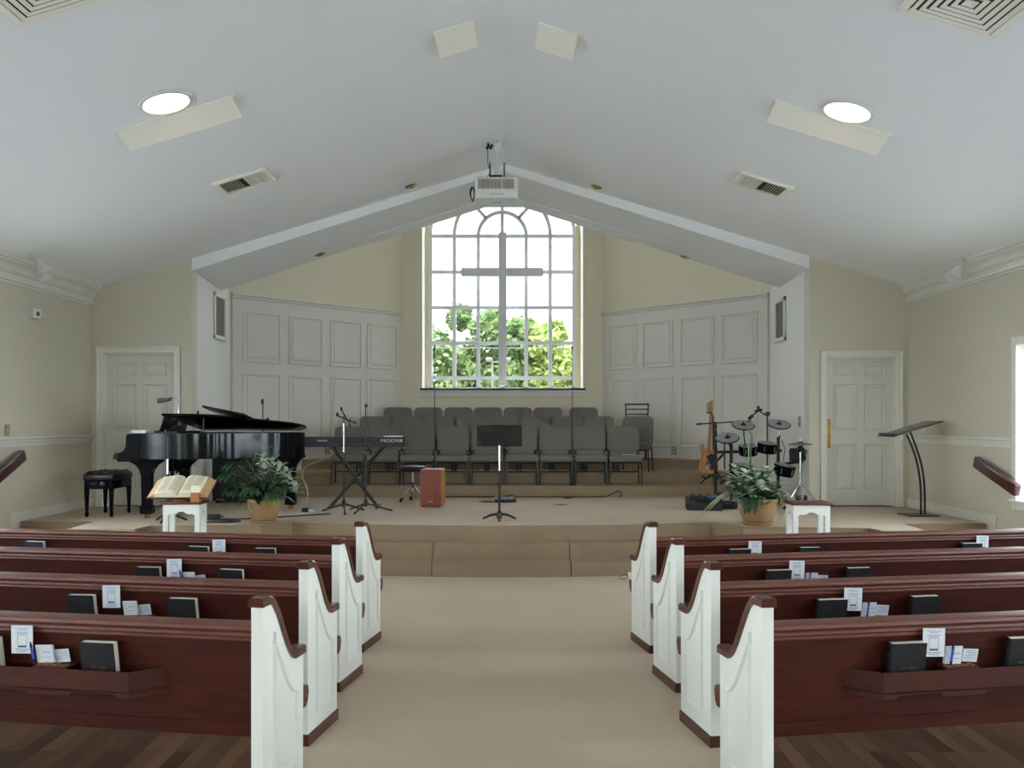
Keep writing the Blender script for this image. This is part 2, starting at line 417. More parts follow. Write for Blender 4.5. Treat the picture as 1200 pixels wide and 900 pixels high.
aw = struct('window_11', f, M['winframe'])
gl = MB(); gp = [(GCX-3*GST, SZ), (GCX+3*GST, SZ)] + [(GCX+3*GST*math.cos(t), SPR+3*GST*math.sin(t)) for t in [PI*i/32 for i in range(33)]]
gl.prism(gp, 'y', yw-.004, yw+.004); gl.build('glass_pane', M['tinted'], aw, 0)
s_ = MB().bx(OX0-.03, OX1+.03, BY-.06, GY, SZ-.035, SZ-.0, .01, 2)
struct('trim_2', s_, M['sill'])
s2 = MB().bx(OX0-.02, OX1+.02, BY-.03, BY, SZ-.15, SZ-.036, .004, 1); s2.bx(OX0-.01, OX1+.01, BY-.045, BY, SZ-.085, SZ-.06, .006, 1)
struct('trim_3', s2, M['trim'])
cs = MB()  # white strips added to stand for the lit edges of the opening
for x in (OX0, OX1):
    sg = -1 if x == OX0 else 1
    cs.bx(x-.016, x+.016, BY-.018, BY+.01, SZ, SPO+1.2, .004, 1)
struct('trim_4', cs, M['trim'])
# panelled wainscot on the angled walls
def ray_wall(px, p, q):
    # distance along p->q where the pixel column meets that wall line
    dx = (px-CX)/F; p, q = Vector(p), Vector(q); d = (q-p); L = d.length; d.normalize()
    # p + t d = (dx*Y, Y)
    t = (dx*p.y - p.x) / (d.x - dx*d.y)
    return t
def wainscot(n, p, q, cols, end):
    p2, q2 = Vector(p), Vector(q); d = (q2-p2).normalized(); ang = math.atan2(d.y, d.x)
    inw = Vector((d.y, -d.x))
    if inw.y > 0: inw = -inw
    sg = 1 if inw.dot(Vector((-d.y, d.x))) > 0 else -1     # local +y sign pointing into the room
    o = bpy.data.objects.new('trim_%d' % n, None); C.objects.link(o); o['kind'] = 'structure'
    o.location = (p2.x, p2.y, 0); o.rotation_euler = (0, 0, ang)
    t1 = ray_wall(end, p, q); zt = 3.63
    m = MB().bx(.02, t1, 0, sg*.03, T1, zt-.05)
    for (a, b) in cols:
        u0, u1 = sorted((ray_wall(a, p, q), ray_wall(b, p, q)))
        for (z0, z1) in ((2.56, 3.366), (1.18, 2.385)):
            for qd in ((u0, u1, z0, z0+.035), (u0, u1, z1-.035, z1), (u0, u0+.035, z0, z1), (u1-.035, u1, z0, z1)):
                m.bx(qd[0], qd[1], sg*.025, sg*.048, qd[2], qd[3], .012, 2)
            m.bx(u0+.07, u1-.07, sg*.02, sg*.04, z0+.07, z1-.07, .009, 1)
    m.build('panel_field', M['panelwhite'], o)
    c = MB().bx(.0, t1+.03, 0, sg*.075, zt-.03, zt, .006, 1).bx(.01, t1+.01, 0, sg*.055, zt-.075, zt-.03, .012, 2)
    c.build('cap_moulding', M['panelwhite'], o)
wainscot(5, (CLX, CY0), (BLX, BY), ((283, 328), (337, 377), (386, 423), (429, 464)), 469)
wainscot(6, (CRX, CY0), (BRX, BY), ((889, 846), (838, 798.5), (790, 754), (747.5, 715.5)), 706.5)
# crown, chair rail, baseboards on the side walls
n = 7
for x, s in ((XL, 1), (XR, -1)):
    zc = RZ - SL*abs(x)
    prof = [(0, 0), (.15, .0453), (.15, .012), (.125, .006), (.125, -.014), (.11, -.016), (.08, -.04), (.062, -.075), (.062, -.1), (.044, -.102), (.044, -.118), (.03, -.124), (.022, -.17), (.034, -.176), (.036, -.196), (.012, -.204), (.012, -.222), (0, -.225)]
    cm = MB().prism([(x + s*a, zc + b) for (a, b) in prof], 'y', YB, YD-.001)
    struct('trim_%d' % n, cm, M['trim'], None, 0); n += 1
    rl = MB()
    prof = [(0, 1.345), (.012, 1.345), (.014, 1.375), (.022, 1.385), (.024, 1.41), (.045, 1.42), (.05, 1.435), (.045, 1.447), (0, 1.447)]
    ys = 9.39
    rl.prism([(x + s*a, b) for (a, b) in prof], 'y', ys, YD-.001)
    struct('trim_%d' % n, rl, M['trim'], None, 20); n += 1
    bb = MB(); yf = 10.02 if s > 0 else 9.82
    bb.bx(x, x+s*.018, yf-.13, YD, PT, PT+.11, .005, 1); bb.bx(x, x+s*.019, yf-.13, yf-.015, 0, PT+.09, .004, 1)
    bb.bx(x, x+s*.018, YB, yf-.1, 0, .12, .005, 1)
    struct('baseboard_left' if s > 0 else 'baseboard_right', bb, M['trim'])

# ------------------------------------------------------------------ platform, steps, tiers
RC = 8.5; CC = (-.02, 9.69 + RC)
def arc(r, x0, x1, n=24):
    out = []
    for i in range(n+1):
        x = x0 + (x1-x0)*i/n; out.append((x, CC[1] - math.sqrt(r*r - (x-CC[0])**2)))
    return out
front = [(XL, 10.1), (-4.6, 10.1), (-4.6, 9.35), (-3.85, 9.35), (-3.85, 9.72), (-2.635, 9.71)] + arc(RC, -2.374, 2.317) + \
        [(2.557, 9.59), (3.877, 9.49), (3.877, 9.2), (4.37, 9.2), (4.37, 9.9), (XR, 9.9)]
pl = MB().prism(front + [(XR, 17.0), (XL, 17.0)], 'z', 0, PT)
es = [e for e in pl.b.edges if all(abs(v.co.z-PT) < 1e-5 for v in e.verts) and all(v.co.y < 10.2 for v in e.verts)]
bmesh.ops.bevel(pl.b, geom=es, offset=.018, segments=3, affect='EDGES')
fp = struct('floor_platform', pl, M['carpet'], None, 40)
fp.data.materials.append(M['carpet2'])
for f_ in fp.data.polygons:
    if abs(f_.normal.z) < .5: f_.material_index = 1  # upright faces take the darker carpet as painted riser shade
sN = 0
for r, z in ((RC+.22, PT*2/3), (RC+.44, PT/3)):
    sN += 1
    m = MB()
    xs0, xs1 = wx(506, 9.3), wx(669, 9.3)
    for (a, b) in ((-2.1, xs0-.004), (xs0+.004, xs1-.004), (xs1+.005, 2.05)):
        m.prism(arc(r, a, b, 10) + arc(RC-.05, a, b, 10)[::-1], 'z', 0, z)
    es = [e for e in m.b.edges if all(abs(v.co.z-z) < 1e-5 for v in e.verts) and all(v.co.y < 9.69 + (.6) and abs((v.co - Vector((CC[0], CC[1], z))).length - r) < .002 for v in e.verts)]
    bmesh.ops.bevel(m.b, geom=es, offset=.018, segments=3, affect='EDGES')
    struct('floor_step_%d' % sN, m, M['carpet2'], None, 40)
def clipx(y):   # inner half widths of the alcove at depth y
    if y <= CY0:
        k = (y-YD)/(CY0-YD); return AL + (CLX-AL)*k, AR + (CRX-AR)*k
    k = (y-CY0)/(BY-CY0); return CLX + (BLX-CLX)*k, CRX + (BRX-CRX)*k
for i, (y0, z0, z1) in enumerate(((13.4, PT, T1), (14.05, T1, T2), (14.9, T2, T3))):
    a = clipx(y0); b = clipx(BY); pts = [(a[0]+.002, y0), (a[1]-.002, y0)]
    if y0 < CY0: pts.append((CRX-.002, CY0))
    pts += [(BRX, BY-.002), (BLX, BY-.002)]
    if y0 < CY0: pts.append((CLX+.002, CY0))
    m = MB().prism(pts, 'z', z0-.01, z1)
    es = [e for e in m.b.edges if all(abs(v.co.z-z1) < 1e-5 and abs(v.co.y-y0) < 1e-4 for v in e.verts)]
    bmesh.ops.bevel(m.b, geom=es, offset=.018, segments=3, affect='EDGES')
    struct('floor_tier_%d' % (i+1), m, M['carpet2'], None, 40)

# ------------------------------------------------------------------ pews
PA = R(9.6)
ORG = {('left', 1): (-.953, 3.53), ('left', 2): (-.974, 4.44), ('left', 3): (-.981, 5.33), ('left', 4): (-.988, 6.24),
       ('right', 1): (1.017, 3.53), ('right', 2): (1.02, 4.42), ('right', 3): (1.021, 5.316), ('right', 4): (1.009, 6.21)}
ORD = {1: 'nearest', 2: 'second-nearest', 3: 'third-nearest', 4: 'farthest'}
def pew_rot(side): return -PA if side == 'left' else PA
def pew_world(side, row, xl, yl, z):
    s = -1 if side == 'left' else 1; th = pew_rot(side); ox, oy = ORG[(side, row)]
    x, y = s*xl, yl
    return (ox + x*math.cos(th) - y*math.sin(th), oy + x*math.sin(th) + y*math.cos(th), z)
def pew_inv(side, row, px, yl):
    s = -1 if side == 'left' else 1; th = pew_rot(side); ox, oy = ORG[(side, row)]
    d = ((px-CX)/F, 1.0)
    def loc(v): return (v[0]*math.cos(th) + v[1]*math.sin(th), -v[0]*math.sin(th) + v[1]*math.cos(th))
    o = loc((-ox, -oy)); dd = loc(d); t = (yl - o[1]) / dd[1]
    return s*(o[0] + t*dd[0]), t       # local outward x, depth
# top profile of the end panel, y (forward) and z
TOPC = [(0, .888), (.055, .888), (.085, .878), (.115, .85), (.15, .80), (.185, .745), (.22, .69), (.255, .645), (.285, .618), (.31, .606), (.34, .604), (.415, .604)]
def smooth_curve(pts, n=4):
    out = []
    for i in range(len(pts)-1):
        p0 = pts[max(i-1, 0)]; p1 = pts[i]; p2 = pts[i+1]; p3 = pts[min(i+2, len(pts)-1)]
        for k in range(n):
            t = k/n
            out.append(tuple(.5*((2*p1[j]) + (-p0[j]+p2[j])*t + (2*p0[j]-5*p1[j]+4*p2[j]-p3[j])*t*t + (-p0[j]+3*p1[j]-3*p2[j]+p3[j])*t**3) for j in (0, 1)))
    return out + [pts[-1]]
TOPS = smooth_curve(TOPC, 3)
PL = 4.15
def make_pew(side):
    s = -1 if side == 'left' else 1
    root = thing('church_pew', 'x', 'pew', (0, 0, 0), 0, 'white-ended wooden pews')
    parts = []
    for (xa, xb) in ((0, .047), (PL-.047, PL)):
        e = MB().prism([(0, 0)] + TOPS + [(.41, 0)], 'x', s*xa, s*xb)
        e = e.build('end_panel', M['pewwhite'], root, 25); e['label'] = 'white painted scroll-topped end panel'
        xm0, xm1 = s*(xa-.009), s*(xb+.009)
        # cap following the curve
        up = []
        for i, (y, z) in enumerate(TOPS):
            a = TOPS[max(i-1, 0)]; b = TOPS[min(i+1, len(TOPS)-1)]
            ty, tz = b[0]-a[0], b[1]-a[1]; l = math.hypot(ty, tz); up.append((y - tz/l*.036, z + ty/l*.036))
        lo2 = [(-.012, TOPS[0][1])] + TOPS[1:-1] + [(.428, TOPS[-1][1])]
        up2 = [(-.012, up[0][1])] + up[1:-1] + [(.428, up[-1][1])]
        c = MB()
        k = len(lo2)
        ch = .009
        secs = []
        for i in range(k):
            (ly, lz), (uy, uz) = lo2[i], up2[i]
            my, mz = ly + (uy-ly)*.72, lz + (uz-lz)*.72
            ring = [c.b.verts.new(v) for v in ((xm0, ly, lz), (xm0, my, mz), (xm0 + s*ch, uy, uz), (xm1 - s*ch, uy, uz), (xm1, my, mz), (xm1, ly, lz))]
            secs.append(ring)
        for a, b in zip(secs, secs[1:]):
            for j in range(6): c.b.faces.new((a[j], a[(j+1) % 6], b[(j+1) % 6], b[j]))
        c.b.faces.new(secs[0]); c.b.faces.new(secs[-1][::-1])
        c = c.build('end_cap', M['caps'], e, 25)
        c['label'] = 'dark stained wooden cap'
        p = MB().bx(s*(xa-.008), s*(xb+.008), -.008, .418, 0, .068, .004, 1).build('plinth', M['caps'], e); p['label'] = 'dark wooden plinth'
        # routed inset: a raised field with a bead around it
        if xa == 0:
            top = [(y, z-.13) for (y, z) in TOPS if .10 <= y <= .33]
            out = [(.10, .15)] + [(.10, top[0][1]+.035)] + top + [(.335, top[-1][1]-.002), (.335, .15)]
            def off(poly, d):
                cy = sum(p[0] for p in poly)/len(poly); r = []
                nn = len(poly)
                for i in range(nn):
                    a = Vector(poly[i-1]); b = Vector(poly[i]); q = Vector(poly[(i+1) % nn])
                    e1 = (b-a).normalized() if (b-a).length > 1e-6 else Vector((1, 0)); e2 = (q-b).normalized() if (q-b).length > 1e-6 else e1
                    n1 = Vector((e1.y, -e1.x)); n2 = Vector((e2.y, -e2.x)); m = (n1+n2)
                    m = m.normalized() if m.length > .2 else n1
                    r.append(tuple(b + m*min(d/max(m.dot(n1), .45), d*2)))
                return r
            ins = MB(); l1 = off(out, .006); l2 = off(out, .012)
            for i in range(len(out)):
                i2 = (i+1) % len(out)
                def V(p, x): return ins.b.verts.new((x, p[0], p[1]))
                xo = s*xa
                a0, a1, b0, b1, c0, c1 = out[i], out[i2], l1[i], l1[i2], l2[i], l2[i2]
                ins.b.faces.new((V(a0, xo), V(a1, xo), V(b1, xo - s*.013), V(b0, xo - s*.013)))
                ins.b.faces.new((V(b0, xo - s*.013), V(b1, xo - s*.013), V(c1, xo), V(c0, xo)))
            bmesh.ops.remove_doubles(ins.b, verts=ins.b.verts, dist=.0001)
            ins.build('inset_moulding', M['pewwhite'], e, 25)
    xi0, xi1 = s*.045, s*(PL-.045)
    bk = MB().prism([(.058, .762), (.135, .33), (.165, .33), (.088, .762)], 'x', xi0, xi1)
    bk.prism([(.118, .385), (.129, .325), (.17, .325), (.17, .385)], 'x', xi0, xi1)
    bk.build('back_panel', M['pew'], root, 0)
    tr = MB().prism([(q[0], q[1]-.015) for q in [(.05, .752), (.044, .758), (.049, .768), (.040, .776), (.044, .787), (.032, .793), (.024, .804), (.028, .816), (.042, .821), (.125, .821), (.136, .812), (.136, .80), (.125, .79), (.11, .768)]], 'x', xi0, xi1)
    tr.build('top_rail', M['rail'], root, 25)
    st = MB().prism([(.13, .40), (.13, .44), (.40, .452), (.46, .452), (.478, .44), (.484, .415), (.472, .375), (.455, .358), (.425, .358), (.41, .40)], 'x', s*.046, xi1)
    st.prism([(.4105, .40), (.4105, .452), (.46, .452), (.478, .44), (.484, .415), (.472, .375), (.455, .358), (.425, .358)], 'x', s*.002, s*.046)
    st.build('seat', M['caps'], root, 25)
    sp = MB()
    for xx in (PL*.5,): sp.prism([(.12, 0), (.17, .40), (.40, .40), (.36, 0)], 'x', s*(xx-.02), s*(xx+.02))
    sp.build('support', M['pew'], root, 0)
    return root
def make_rack(root, side, xc, half=.47):
    s = -1 if side == 'left' else 1
    def by(z): return .058 + (.775 - z) * .173   # rear face of the back panel
    m = MB()
    z0, z1 = .52, .607; yf = -.012
    x0, x1 = xc-half, xc+half; cut = .11
    # floor board
    m.prism([(s*x0, by(z0)-.0), (s*(x0+cut), yf), (s*(x1-cut), yf), (s*x1, by(z0))], 'z', z0, z0+.008)
    # front board with two slots
    fx0, fx1 = x0+cut, x1-cut; sw = .19
    c1, c2 = xc - .2, xc + .2
    pts = [(fx0, z0-.02), (c1-sw/2-.012, z0-.02), (c1-sw/2, z0-.004), (c1+sw/2, z0-.004), (c1+sw/2+.012, z0-.02),
           (c2-sw/2-.012, z0-.02), (c2-sw/2, z0-.004), (c2+sw/2, z0-.004), (c2+sw/2+.012, z0-.02), (fx1, z0-.02), (fx1, z1), (fx0, z1)]
    m.prism([(s*a, b) for (a, b) in pts], 'y', yf, yf+.009)
    for (xa, xb) in ((x0, x0+cut), (x1, x1-cut)):
        m.prism([(s*xa, by(z0)+.0), (s*xb, yf), (s*xb + (s*.009 if xb > xa else -s*.009), yf+.003), (s*xa + (s*.012 if xb > xa else -s*.012), by(z0))], 'z', z0-.02, z1)
    r = m.build('book_rack', M['rack'], root, 0)
    h = MB().bx(s*(xc-.075), s*(xc+.075), yf+.009, by(.65)-.004, z1-.002, z1+.008, .002, 1).build('cup_holder', M['rack'], r)
    g = MB()
    for k in range(4):
        cxk = s*(xc - .054 + .036*k)
        g.tube([(cxk + .0135*math.cos(2*PI*i/14), .02 + .0135*math.sin(2*PI*i/14), z1+.009) for i in range(14)], .002, 5, closed=True)
    g = g.build('cup_ring', M['ring'], r)
    return r
PEWS = {}
for side in ('left', 'right'):
    proto = make_pew(side)
    for row in (1, 2, 3, 4):
        p = proto if row == 1 else dup(proto, (0, 0, 0), 0, '')
        p.location = (*ORG[(side, row)], 0); p.rotation_euler = (0, 0, pew_rot(side))
        p['label'] = '%s pew on the %s of the aisle, dark wood with white scrolled end' % (ORD[row], side)
        PEWS[(side, row)] = p
bpy.context.view_layer.update()
RK = {}
RC_PX = {('left', 1): (64, ), ('left', 2): (163,), ('left', 3): (232,), ('left', 4): (279, 8),
         ('right', 1): (1122,), ('right', 2): (1020,), ('right', 3): (955,), ('right', 4): (911, 1178)}
for key, pxs in RC_PX.items():
    for px in pxs:
        xc, t = pew_inv(key[0], key[1], px, .03); RK.setdefault(key, []).append(xc); make_rack(PEWS[key], key[0], xc)

# ------------------------------------------------------------------ books, cards, envelopes, pens in the racks
def bible(side, row, px0, px1, label, cover='bookblack', spine_left=True, letters=True):
    yl = .035
    (xa, _), (xb, _) = pew_inv(side, row, px0, yl), pew_inv(side, row, px1, yl)
    xc = (xa+xb)/2; w = .155 + random.uniform(-.004, .004); h = .192 if cover == 'bookblack' else .2; th = .034
    root = thing('bible' if cover == 'bookblack' else 'hymnal', label, 'book', pew_world(side, row, xc, .03, .5285), pew_rot(side) + R(random.uniform(-1.5, 1.5)), 'books in the pew racks')
    root.rotation_euler = (R(9), R(random.uniform(-.6, .6)), root.rotation_euler[2])
    # local: x right, y away from the camera, z up; cover faces -y
    cv = MB().bx(-w/2, w/2, 0, .0022, 0, h, .0008, 1).bx(-w/2, w/2, th-.0022, th, 0, h, .0008, 1)
    prof = [(-w/2, 0), (-w/2-.004, .006), (-w/2-.006, th/2), (-w/2-.004, th-.006), (-w/2, th), (-w/2+.002, th), (-w/2+.002, 0)]
    cv.prism(prof, 'z', 0, h)
    for q in (.04, .08, .12, .16): cv.tube([(-w/2-.002, .001, q), (-w/2-.0068, th/2, q), (-w/2-.002, th-.001, q)], .0016, 5)
    cv.build('cover', M[cover], root, 30)
    MB().bx(-w/2+.002, w/2-.003, .0022, th-.0022, .003, h-.0035).build('page_block', M['pages'], root, 0)
    if letters:
        text_mesh('HOLY BIBLE', .0135, M['gold'], 'lettering', root, Matrix.Translation((0, -.0004, h*.45)) @ Euler((PI/2, 0, 0)).to_matrix().to_4x4())
        MB().bx(-w/2-.0072, -w/2-.002, .009, .025, .139, .141).bx(-w/2-.0072, -w/2-.002, .009, .025, .059, .061).build('spine_band', M['gold'], root, 0)
    return root
def card(side, row, px0, px1, label, tilt=0):
    yl = .018
    (xa, _), (xb, _) = pew_inv(side, row, px0, yl), pew_inv(side, row, px1, yl)
    root = thing('info_card', label, 'card', pew_world(side, row, (xa+xb)/2, .0215, .655), pew_rot(side), 'printed cards on the pew backs')
    root.rotation_euler = (R(-1), R(tilt), root.rotation_euler[2])
    w, h = .1, .116
    MB().bx(-w/2, w/2, 0, .0012, 0, h).build('card_sheet', M['paper'], root, 0)
    p = MB()
    for k, (zz, ww) in enumerate(((.104, .066), (.097, .04), (.087, .062), (.081, .05))): p.bx(-ww/2, ww/2, -.0004, 0, zz-.0012, zz+.0012)
    for zz, ww in ((.017, .062), (.009, .05)): p.bx(-ww/2, ww/2, -.0004, 0, zz-.0018, zz+.0018)
    p.build('print', M['print'], root, 0)
    q = MB().bx(-.02, .02, -.0004, 0, .025, .031)
    for (a, b, c, d) in ((-.022, .022, .075, .0762), (-.022, .022, .0335, .0347), (-.022, -.0208, .0335, .0762), (.0208, .022, .0335, .0762)): q.bx(a, b, -.0004, 0, c, d)
    q.build('printed_frame', M['ink'], root, 0)
def envelopes(side, row, px0, px1, label, w, h, th, yy, tilt=0):
    (xa, _), (xb, _) = pew_inv(side, row, px0, yy), pew_inv(side, row, px1, yy)
    root = thing('offering_envelopes' if th > .005 else 'visitor_card', label, 'stationery', pew_world(side, row, (xa+xb)/2, yy, .618), pew_rot(side), 'slips beside the cup holders')
    root.rotation_euler = (R(8), R(tilt), root.rotation_euler[2])
    m = MB()
    k = max(1, int(th/.004))
    for i in range(k): m.bx(-w/2 + random.uniform(0, .001), w/2, i*th/k, (i+.8)*th/k, 0, h - .002*i)
    m.build('paper_sheets', M['paper'], root, 0)
    p = MB().bx(-w*.12, w*.38, -.0004, 0, h*.58, h*.62)
    if th < .005:
        for q in (.85, .72, .46, .3): p.bx(-w*.3, w*.4, -.0004, 0, h*q-.001, h*q+.001)
    else:
        p.bx(-w*.3, w*.38, -.0004, 0, h*.3, h*.32)
        p.tube([(-w*.25 + .012*math.cos(a), -.0002, h*.6 + .014*math.sin(a)) for a in [PI*.4 + i*PI*1.2/10 for i in range(11)]], .0007, 4)
    p.build('print', M['print'], root, 0)
def pen(side, row, px, label, tilt):
    yy = .021
    xa, _ = pew_inv(side, row, px, yy)
    root = thing('ballpoint_pen', label, 'pen', pew_world(side, row, xa, yy, .6155), pew_rot(side), 'pens in the cup holders')
    root.rotation_euler = (R(6), R(tilt), root.rotation_euler[2])
    MB().lathe([(0, 0), (.0042, .0), (.0044, .012), (.0048, .028), (.0048, .066), (.004, .07), (0, .07)], n=12).build('barrel', M['penblue'], root)
    MB().lathe([(.0049, .07), (.0049, .081), (.003, .084), (.003, .092), (0, .092)], n=12).build('cap_end', M['ink'], root)
    MB().bx(-.0015, .0015, -.0075, -.0055, .045, .08).build('clip', M['penblue'], root)
    MB().lathe([(0, 0.0), (.0049, .0001), (.0049, .02), (0, .0201)], n=12).build('grip', M['ink'], root)
def L(side, row, what): return '%s on the %s %s-side pew' % (what, ORD[row], side)
B = [('left', 1, -34, 4, 'in'), ('left', 1, 97, 141, 'out'), ('left', 2, 79, 118, 'in'), ('left', 2, 197, 236, 'out'), ('left', 3, 162, 191, 'in'), ('left', 3, 258, 287, 'out'),
     ('left', 4, 222, 246, 'in'), ('left', 4, 300, 325, 'out'),
     ('right', 1, 1038, 1084, 'in'), ('right', 1, 1174, 1222, 'out'), ('right', 2, 954, 992, 'in'), ('right', 2, 1064, 1099, 'out'), ('right', 3, 894, 928, 'in'), ('right', 3, 990, 1019, 'out'),
     ('right', 4, 854, 878, 'in'), ('right', 4, 936, 959, 'out'), ('right', 4, 1125, 1148, 'far')]
for (sd, rw, a, b, w_) in B:
    if sd == 'left': what = 'black Bible nearer the aisle in the rack' if w_ == 'out' else 'black Bible farther from the aisle in the rack'
    else: what = {'in': 'black Bible nearer the aisle in the rack', 'out': 'black Bible second from the aisle in the rack', 'far': 'black Bible farthest from the aisle, near the wall,'}[w_]
    bible(sd, rw, a, b, L(sd, rw, what), letters=rw <= 2)
bible('left', 4, 31, 55, L('left', 4, 'blue-covered book standing alone near the wall'), 'bluecover', letters=False)
for (sd, rw, a, b, ex) in (('left', 1, 12, 39, ''), ('left', 2, 118.5, 142, ''), ('left', 3, 194.5, 213.5, ''), ('left', 4, 248.5, 264.5, ''),
                       ('right', 1, 1081, 1108, ''), ('right', 2, 988.5, 1011, ''), ('right', 3, 924.5, 943, ''), ('right', 4, 876.5, 893, ' nearer the aisle'), ('right', 4, 1144, 1159, ' near the wall')):
    card(sd, rw, a, b, L(sd, rw, 'white printed card standing' + ex), tilt=(-2 if sd == 'left' else 2.5))
for (sd, rw, a, b, c, d, pn) in (('left', 1, 43, 65, 64, 84, 40.5), ('left', 2, 144, 163, 162, 179, None), ('left', 3, 215, 230, 229, 243, 213.5),
                             ('right', 1, 1104, 1128, 1127, 1144, 1114), ('right', 2, 1008, 1027, 1026, 1040, 1016), ('right', 3, 942.5, 958, 957, 969, 948)):
    envelopes(sd, rw, a, b, L(sd, rw, 'stack of white envelopes beside the cup holder'), .078, .076, .012, .034, -3 if sd == 'left' else 2)
    envelopes(sd, rw, c, d, L(sd, rw, 'small white slip behind the envelopes'), .07, .056, .0015, .052, -6 if sd == 'left' else 4)
    if pn: pen(sd, rw, pn, L(sd, rw, 'blue pen standing in the cup holder'), -8 if sd == 'left' else 4)

wb = thing('small_box', 'small white box with black wire loop on the seat end of the farthest right-side pew', 'box', pew_world('right', 4, .02, .45, .452), pew_rot('right'))
MB().bx(-.03, .02, -.03, .03, 0, .045, .004, 1).build('box_body', M['whiteplastic'], wb)
MB().tube([(-.03, 0, .02), (-.06, -.01, .035), (-.1, 0, .02), (-.1, .01, .0), (-.06, .01, -.005), (-.03, 0, .015)], .0025, 5).build('wire_loop', M['cable'], wb)

# ------------------------------------------------------------------ chairs
def make_chair():
    root = thing('stacking_chair', 'x', 'chair')
    W = .53
    # origin at the floor under the seat's middle; front is -y (towards the congregation)
    def cush(w, h, th, ch, nb=.012):
        pts = [(-w/2, 0), (w/2, 0), (w/2, h-ch), (w/2-ch*.35, h-ch*.35), (w/2-ch, h), (-w/2+ch, h), (-w/2+ch*.35, h-ch*.35), (-w/2, h-ch)]
        m = MB().prism(pts, 'y', 0, th)
        bmesh.ops.bevel(m.b, geom=m.b.edges[:], offset=nb, segments=2, affect='EDGES')
        return m
    b = cush(.5, .37, .06, .06); bmesh.ops.transform(b.b, matrix=Matrix.Translation((0, .21, .515)) @ Euler((R(-7), 0, 0)).to_matrix().to_4x4(), verts=b.b.verts)
    b.build('backrest', M['fabric'], root, 40)
    l = MB().box((0, .232, .475), (.40, .03, .085), (R(-7), 0, 0), .008).build('lumbar_panel', M['fabric'], root)
    sp = [(-.255, -.235), (.255, -.235), (.24, .21), (-.24, .21)]
    s = MB().prism(sp, 'z', .355, .455); bmesh.ops.bevel(s.b, geom=s.b.edges[:], offset=.022, segments=3, affect='EDGES')
    s.build('seat', M['fabric'], root, 40)
    fr = MB()
    for sx in (-1, 1):
        fr.tube([(sx*.225, -.21, .338), (sx*.225, .2, .338)], .0125, 8)
        fr.tube([(sx*.225, .21, .335), (sx*.228, .24, .5), (sx*.228, .268, .66)], .0125, 8)
    fr.tube([(-.225, -.2, .338), (.225, -.2, .338)], .0125, 8); fr.tube([(-.225, .2, .338), (.225, .2, .338)], .0125, 8)
    fr.box((0, 0, .345), (.42, .38, .014))
    fr.build('seat_frame', M['frame'], root)
    st = MB().tube([(-.228, .215, .18), (.228, .215, .18)], .009, 8); st.build('stretcher', M['frame'], root)
    for sx in (-1, 1):
        for yy, y2 in ((-.20, -.215), (.2, .235)):
            MB().tube([(sx*.232, yy, .345), (sx*.24, y2, .012)], .0125, 8).lathe([(0, 0), (.016, .0), (.016, .014), (.012, .02)], (sx*.24, y2, 0), 8).build('leg', M['frame'], root)
    return root
chair0 = make_chair(); used = [False]
def chair(x, y, z, rz, label, group):
    if not used[0]:
        used[0] = True; chair0.location = (x, y, z); chair0.rotation_euler = (0, 0, rz); chair0['label'] = label; chair0['group'] = group; return chair0
    return dup(chair0, (x, y, z), rz, label, group)
N9 = ['first', 'second', 'third', 'fourth', 'fifth', 'sixth', 'seventh', 'eighth', 'ninth']
for i in range(9):
    x = wx(412 + 39.72*i, 14.0); chair(x, 13.76, T1, R(-x*1.2), 'grey upholstered chair on the lowest choir tier, %s from the piano side' % N9[i], 'choir chairs, front row')
for i in range(8):
    x = wx(440.3 + 37.3*i, 14.83); chair(x, 14.56, T2, R(-x*1.0), 'grey upholstered chair on the middle choir tier, %s from the piano side' % N9[i], 'choir chairs, middle row')
x = wx(744.5, 14.5); chair(x, 14.47, T2, R(-17), 'grey upholstered chair on the middle choir tier, turned, in front of the ladder-back chair', 'choir chairs, middle row')
for i, px in enumerate((466.7, 502.2, 537.3, 572, 606.8, 641.8, 683.8)):
    x = wx(px, 15.85); chair(x, 15.55, T3, 0, 'grey upholstered chair on the top choir tier, %s from the piano side' % N9[i], 'choir chairs, back row')
pap = MB().box((0, 0, .003), (.19, .14, .006), (0, 0, .1)); o = pap.build('folded_bulletin', M['paper'], loc=(wx(737, 13.58), 13.58, T1+.456)); tag(o, 'folded white paper lying on the front-row chair seat nearest the guitar', 'paper')
# ladder-back chair
lx, ly = wx(744, 15.25), 15.12
lb = thing('ladderback_chair', 'black metal ladder-back chair standing behind the turned grey chair', 'chair', (lx, ly, T3), R(-12))
for sx in (-1, 1):
    MB().tube([(sx*.16, .2, 0), (sx*.165, .19, .45), (sx*.195, .235, .94)], .012, 8).build('rear_post', M['frame'], lb)
    MB().tube([(sx*.17, -.2, 0), (sx*.165, -.18, .45)], .012, 8).build('leg', M['frame'], lb)
for (z, hw, t) in ((.925, .2, .014), (.84, .187, .01), (.755, .18, .01)):
    MB().box((0, .19+.045*(z-.45)/.49, z), (hw*2, .014, t*2), None, .004).build('slat', M['frame'], lb)
MB().box((0, 0, .445), (.38, .4, .04), None, .015, 3).build('seat', M['felt'], lb)

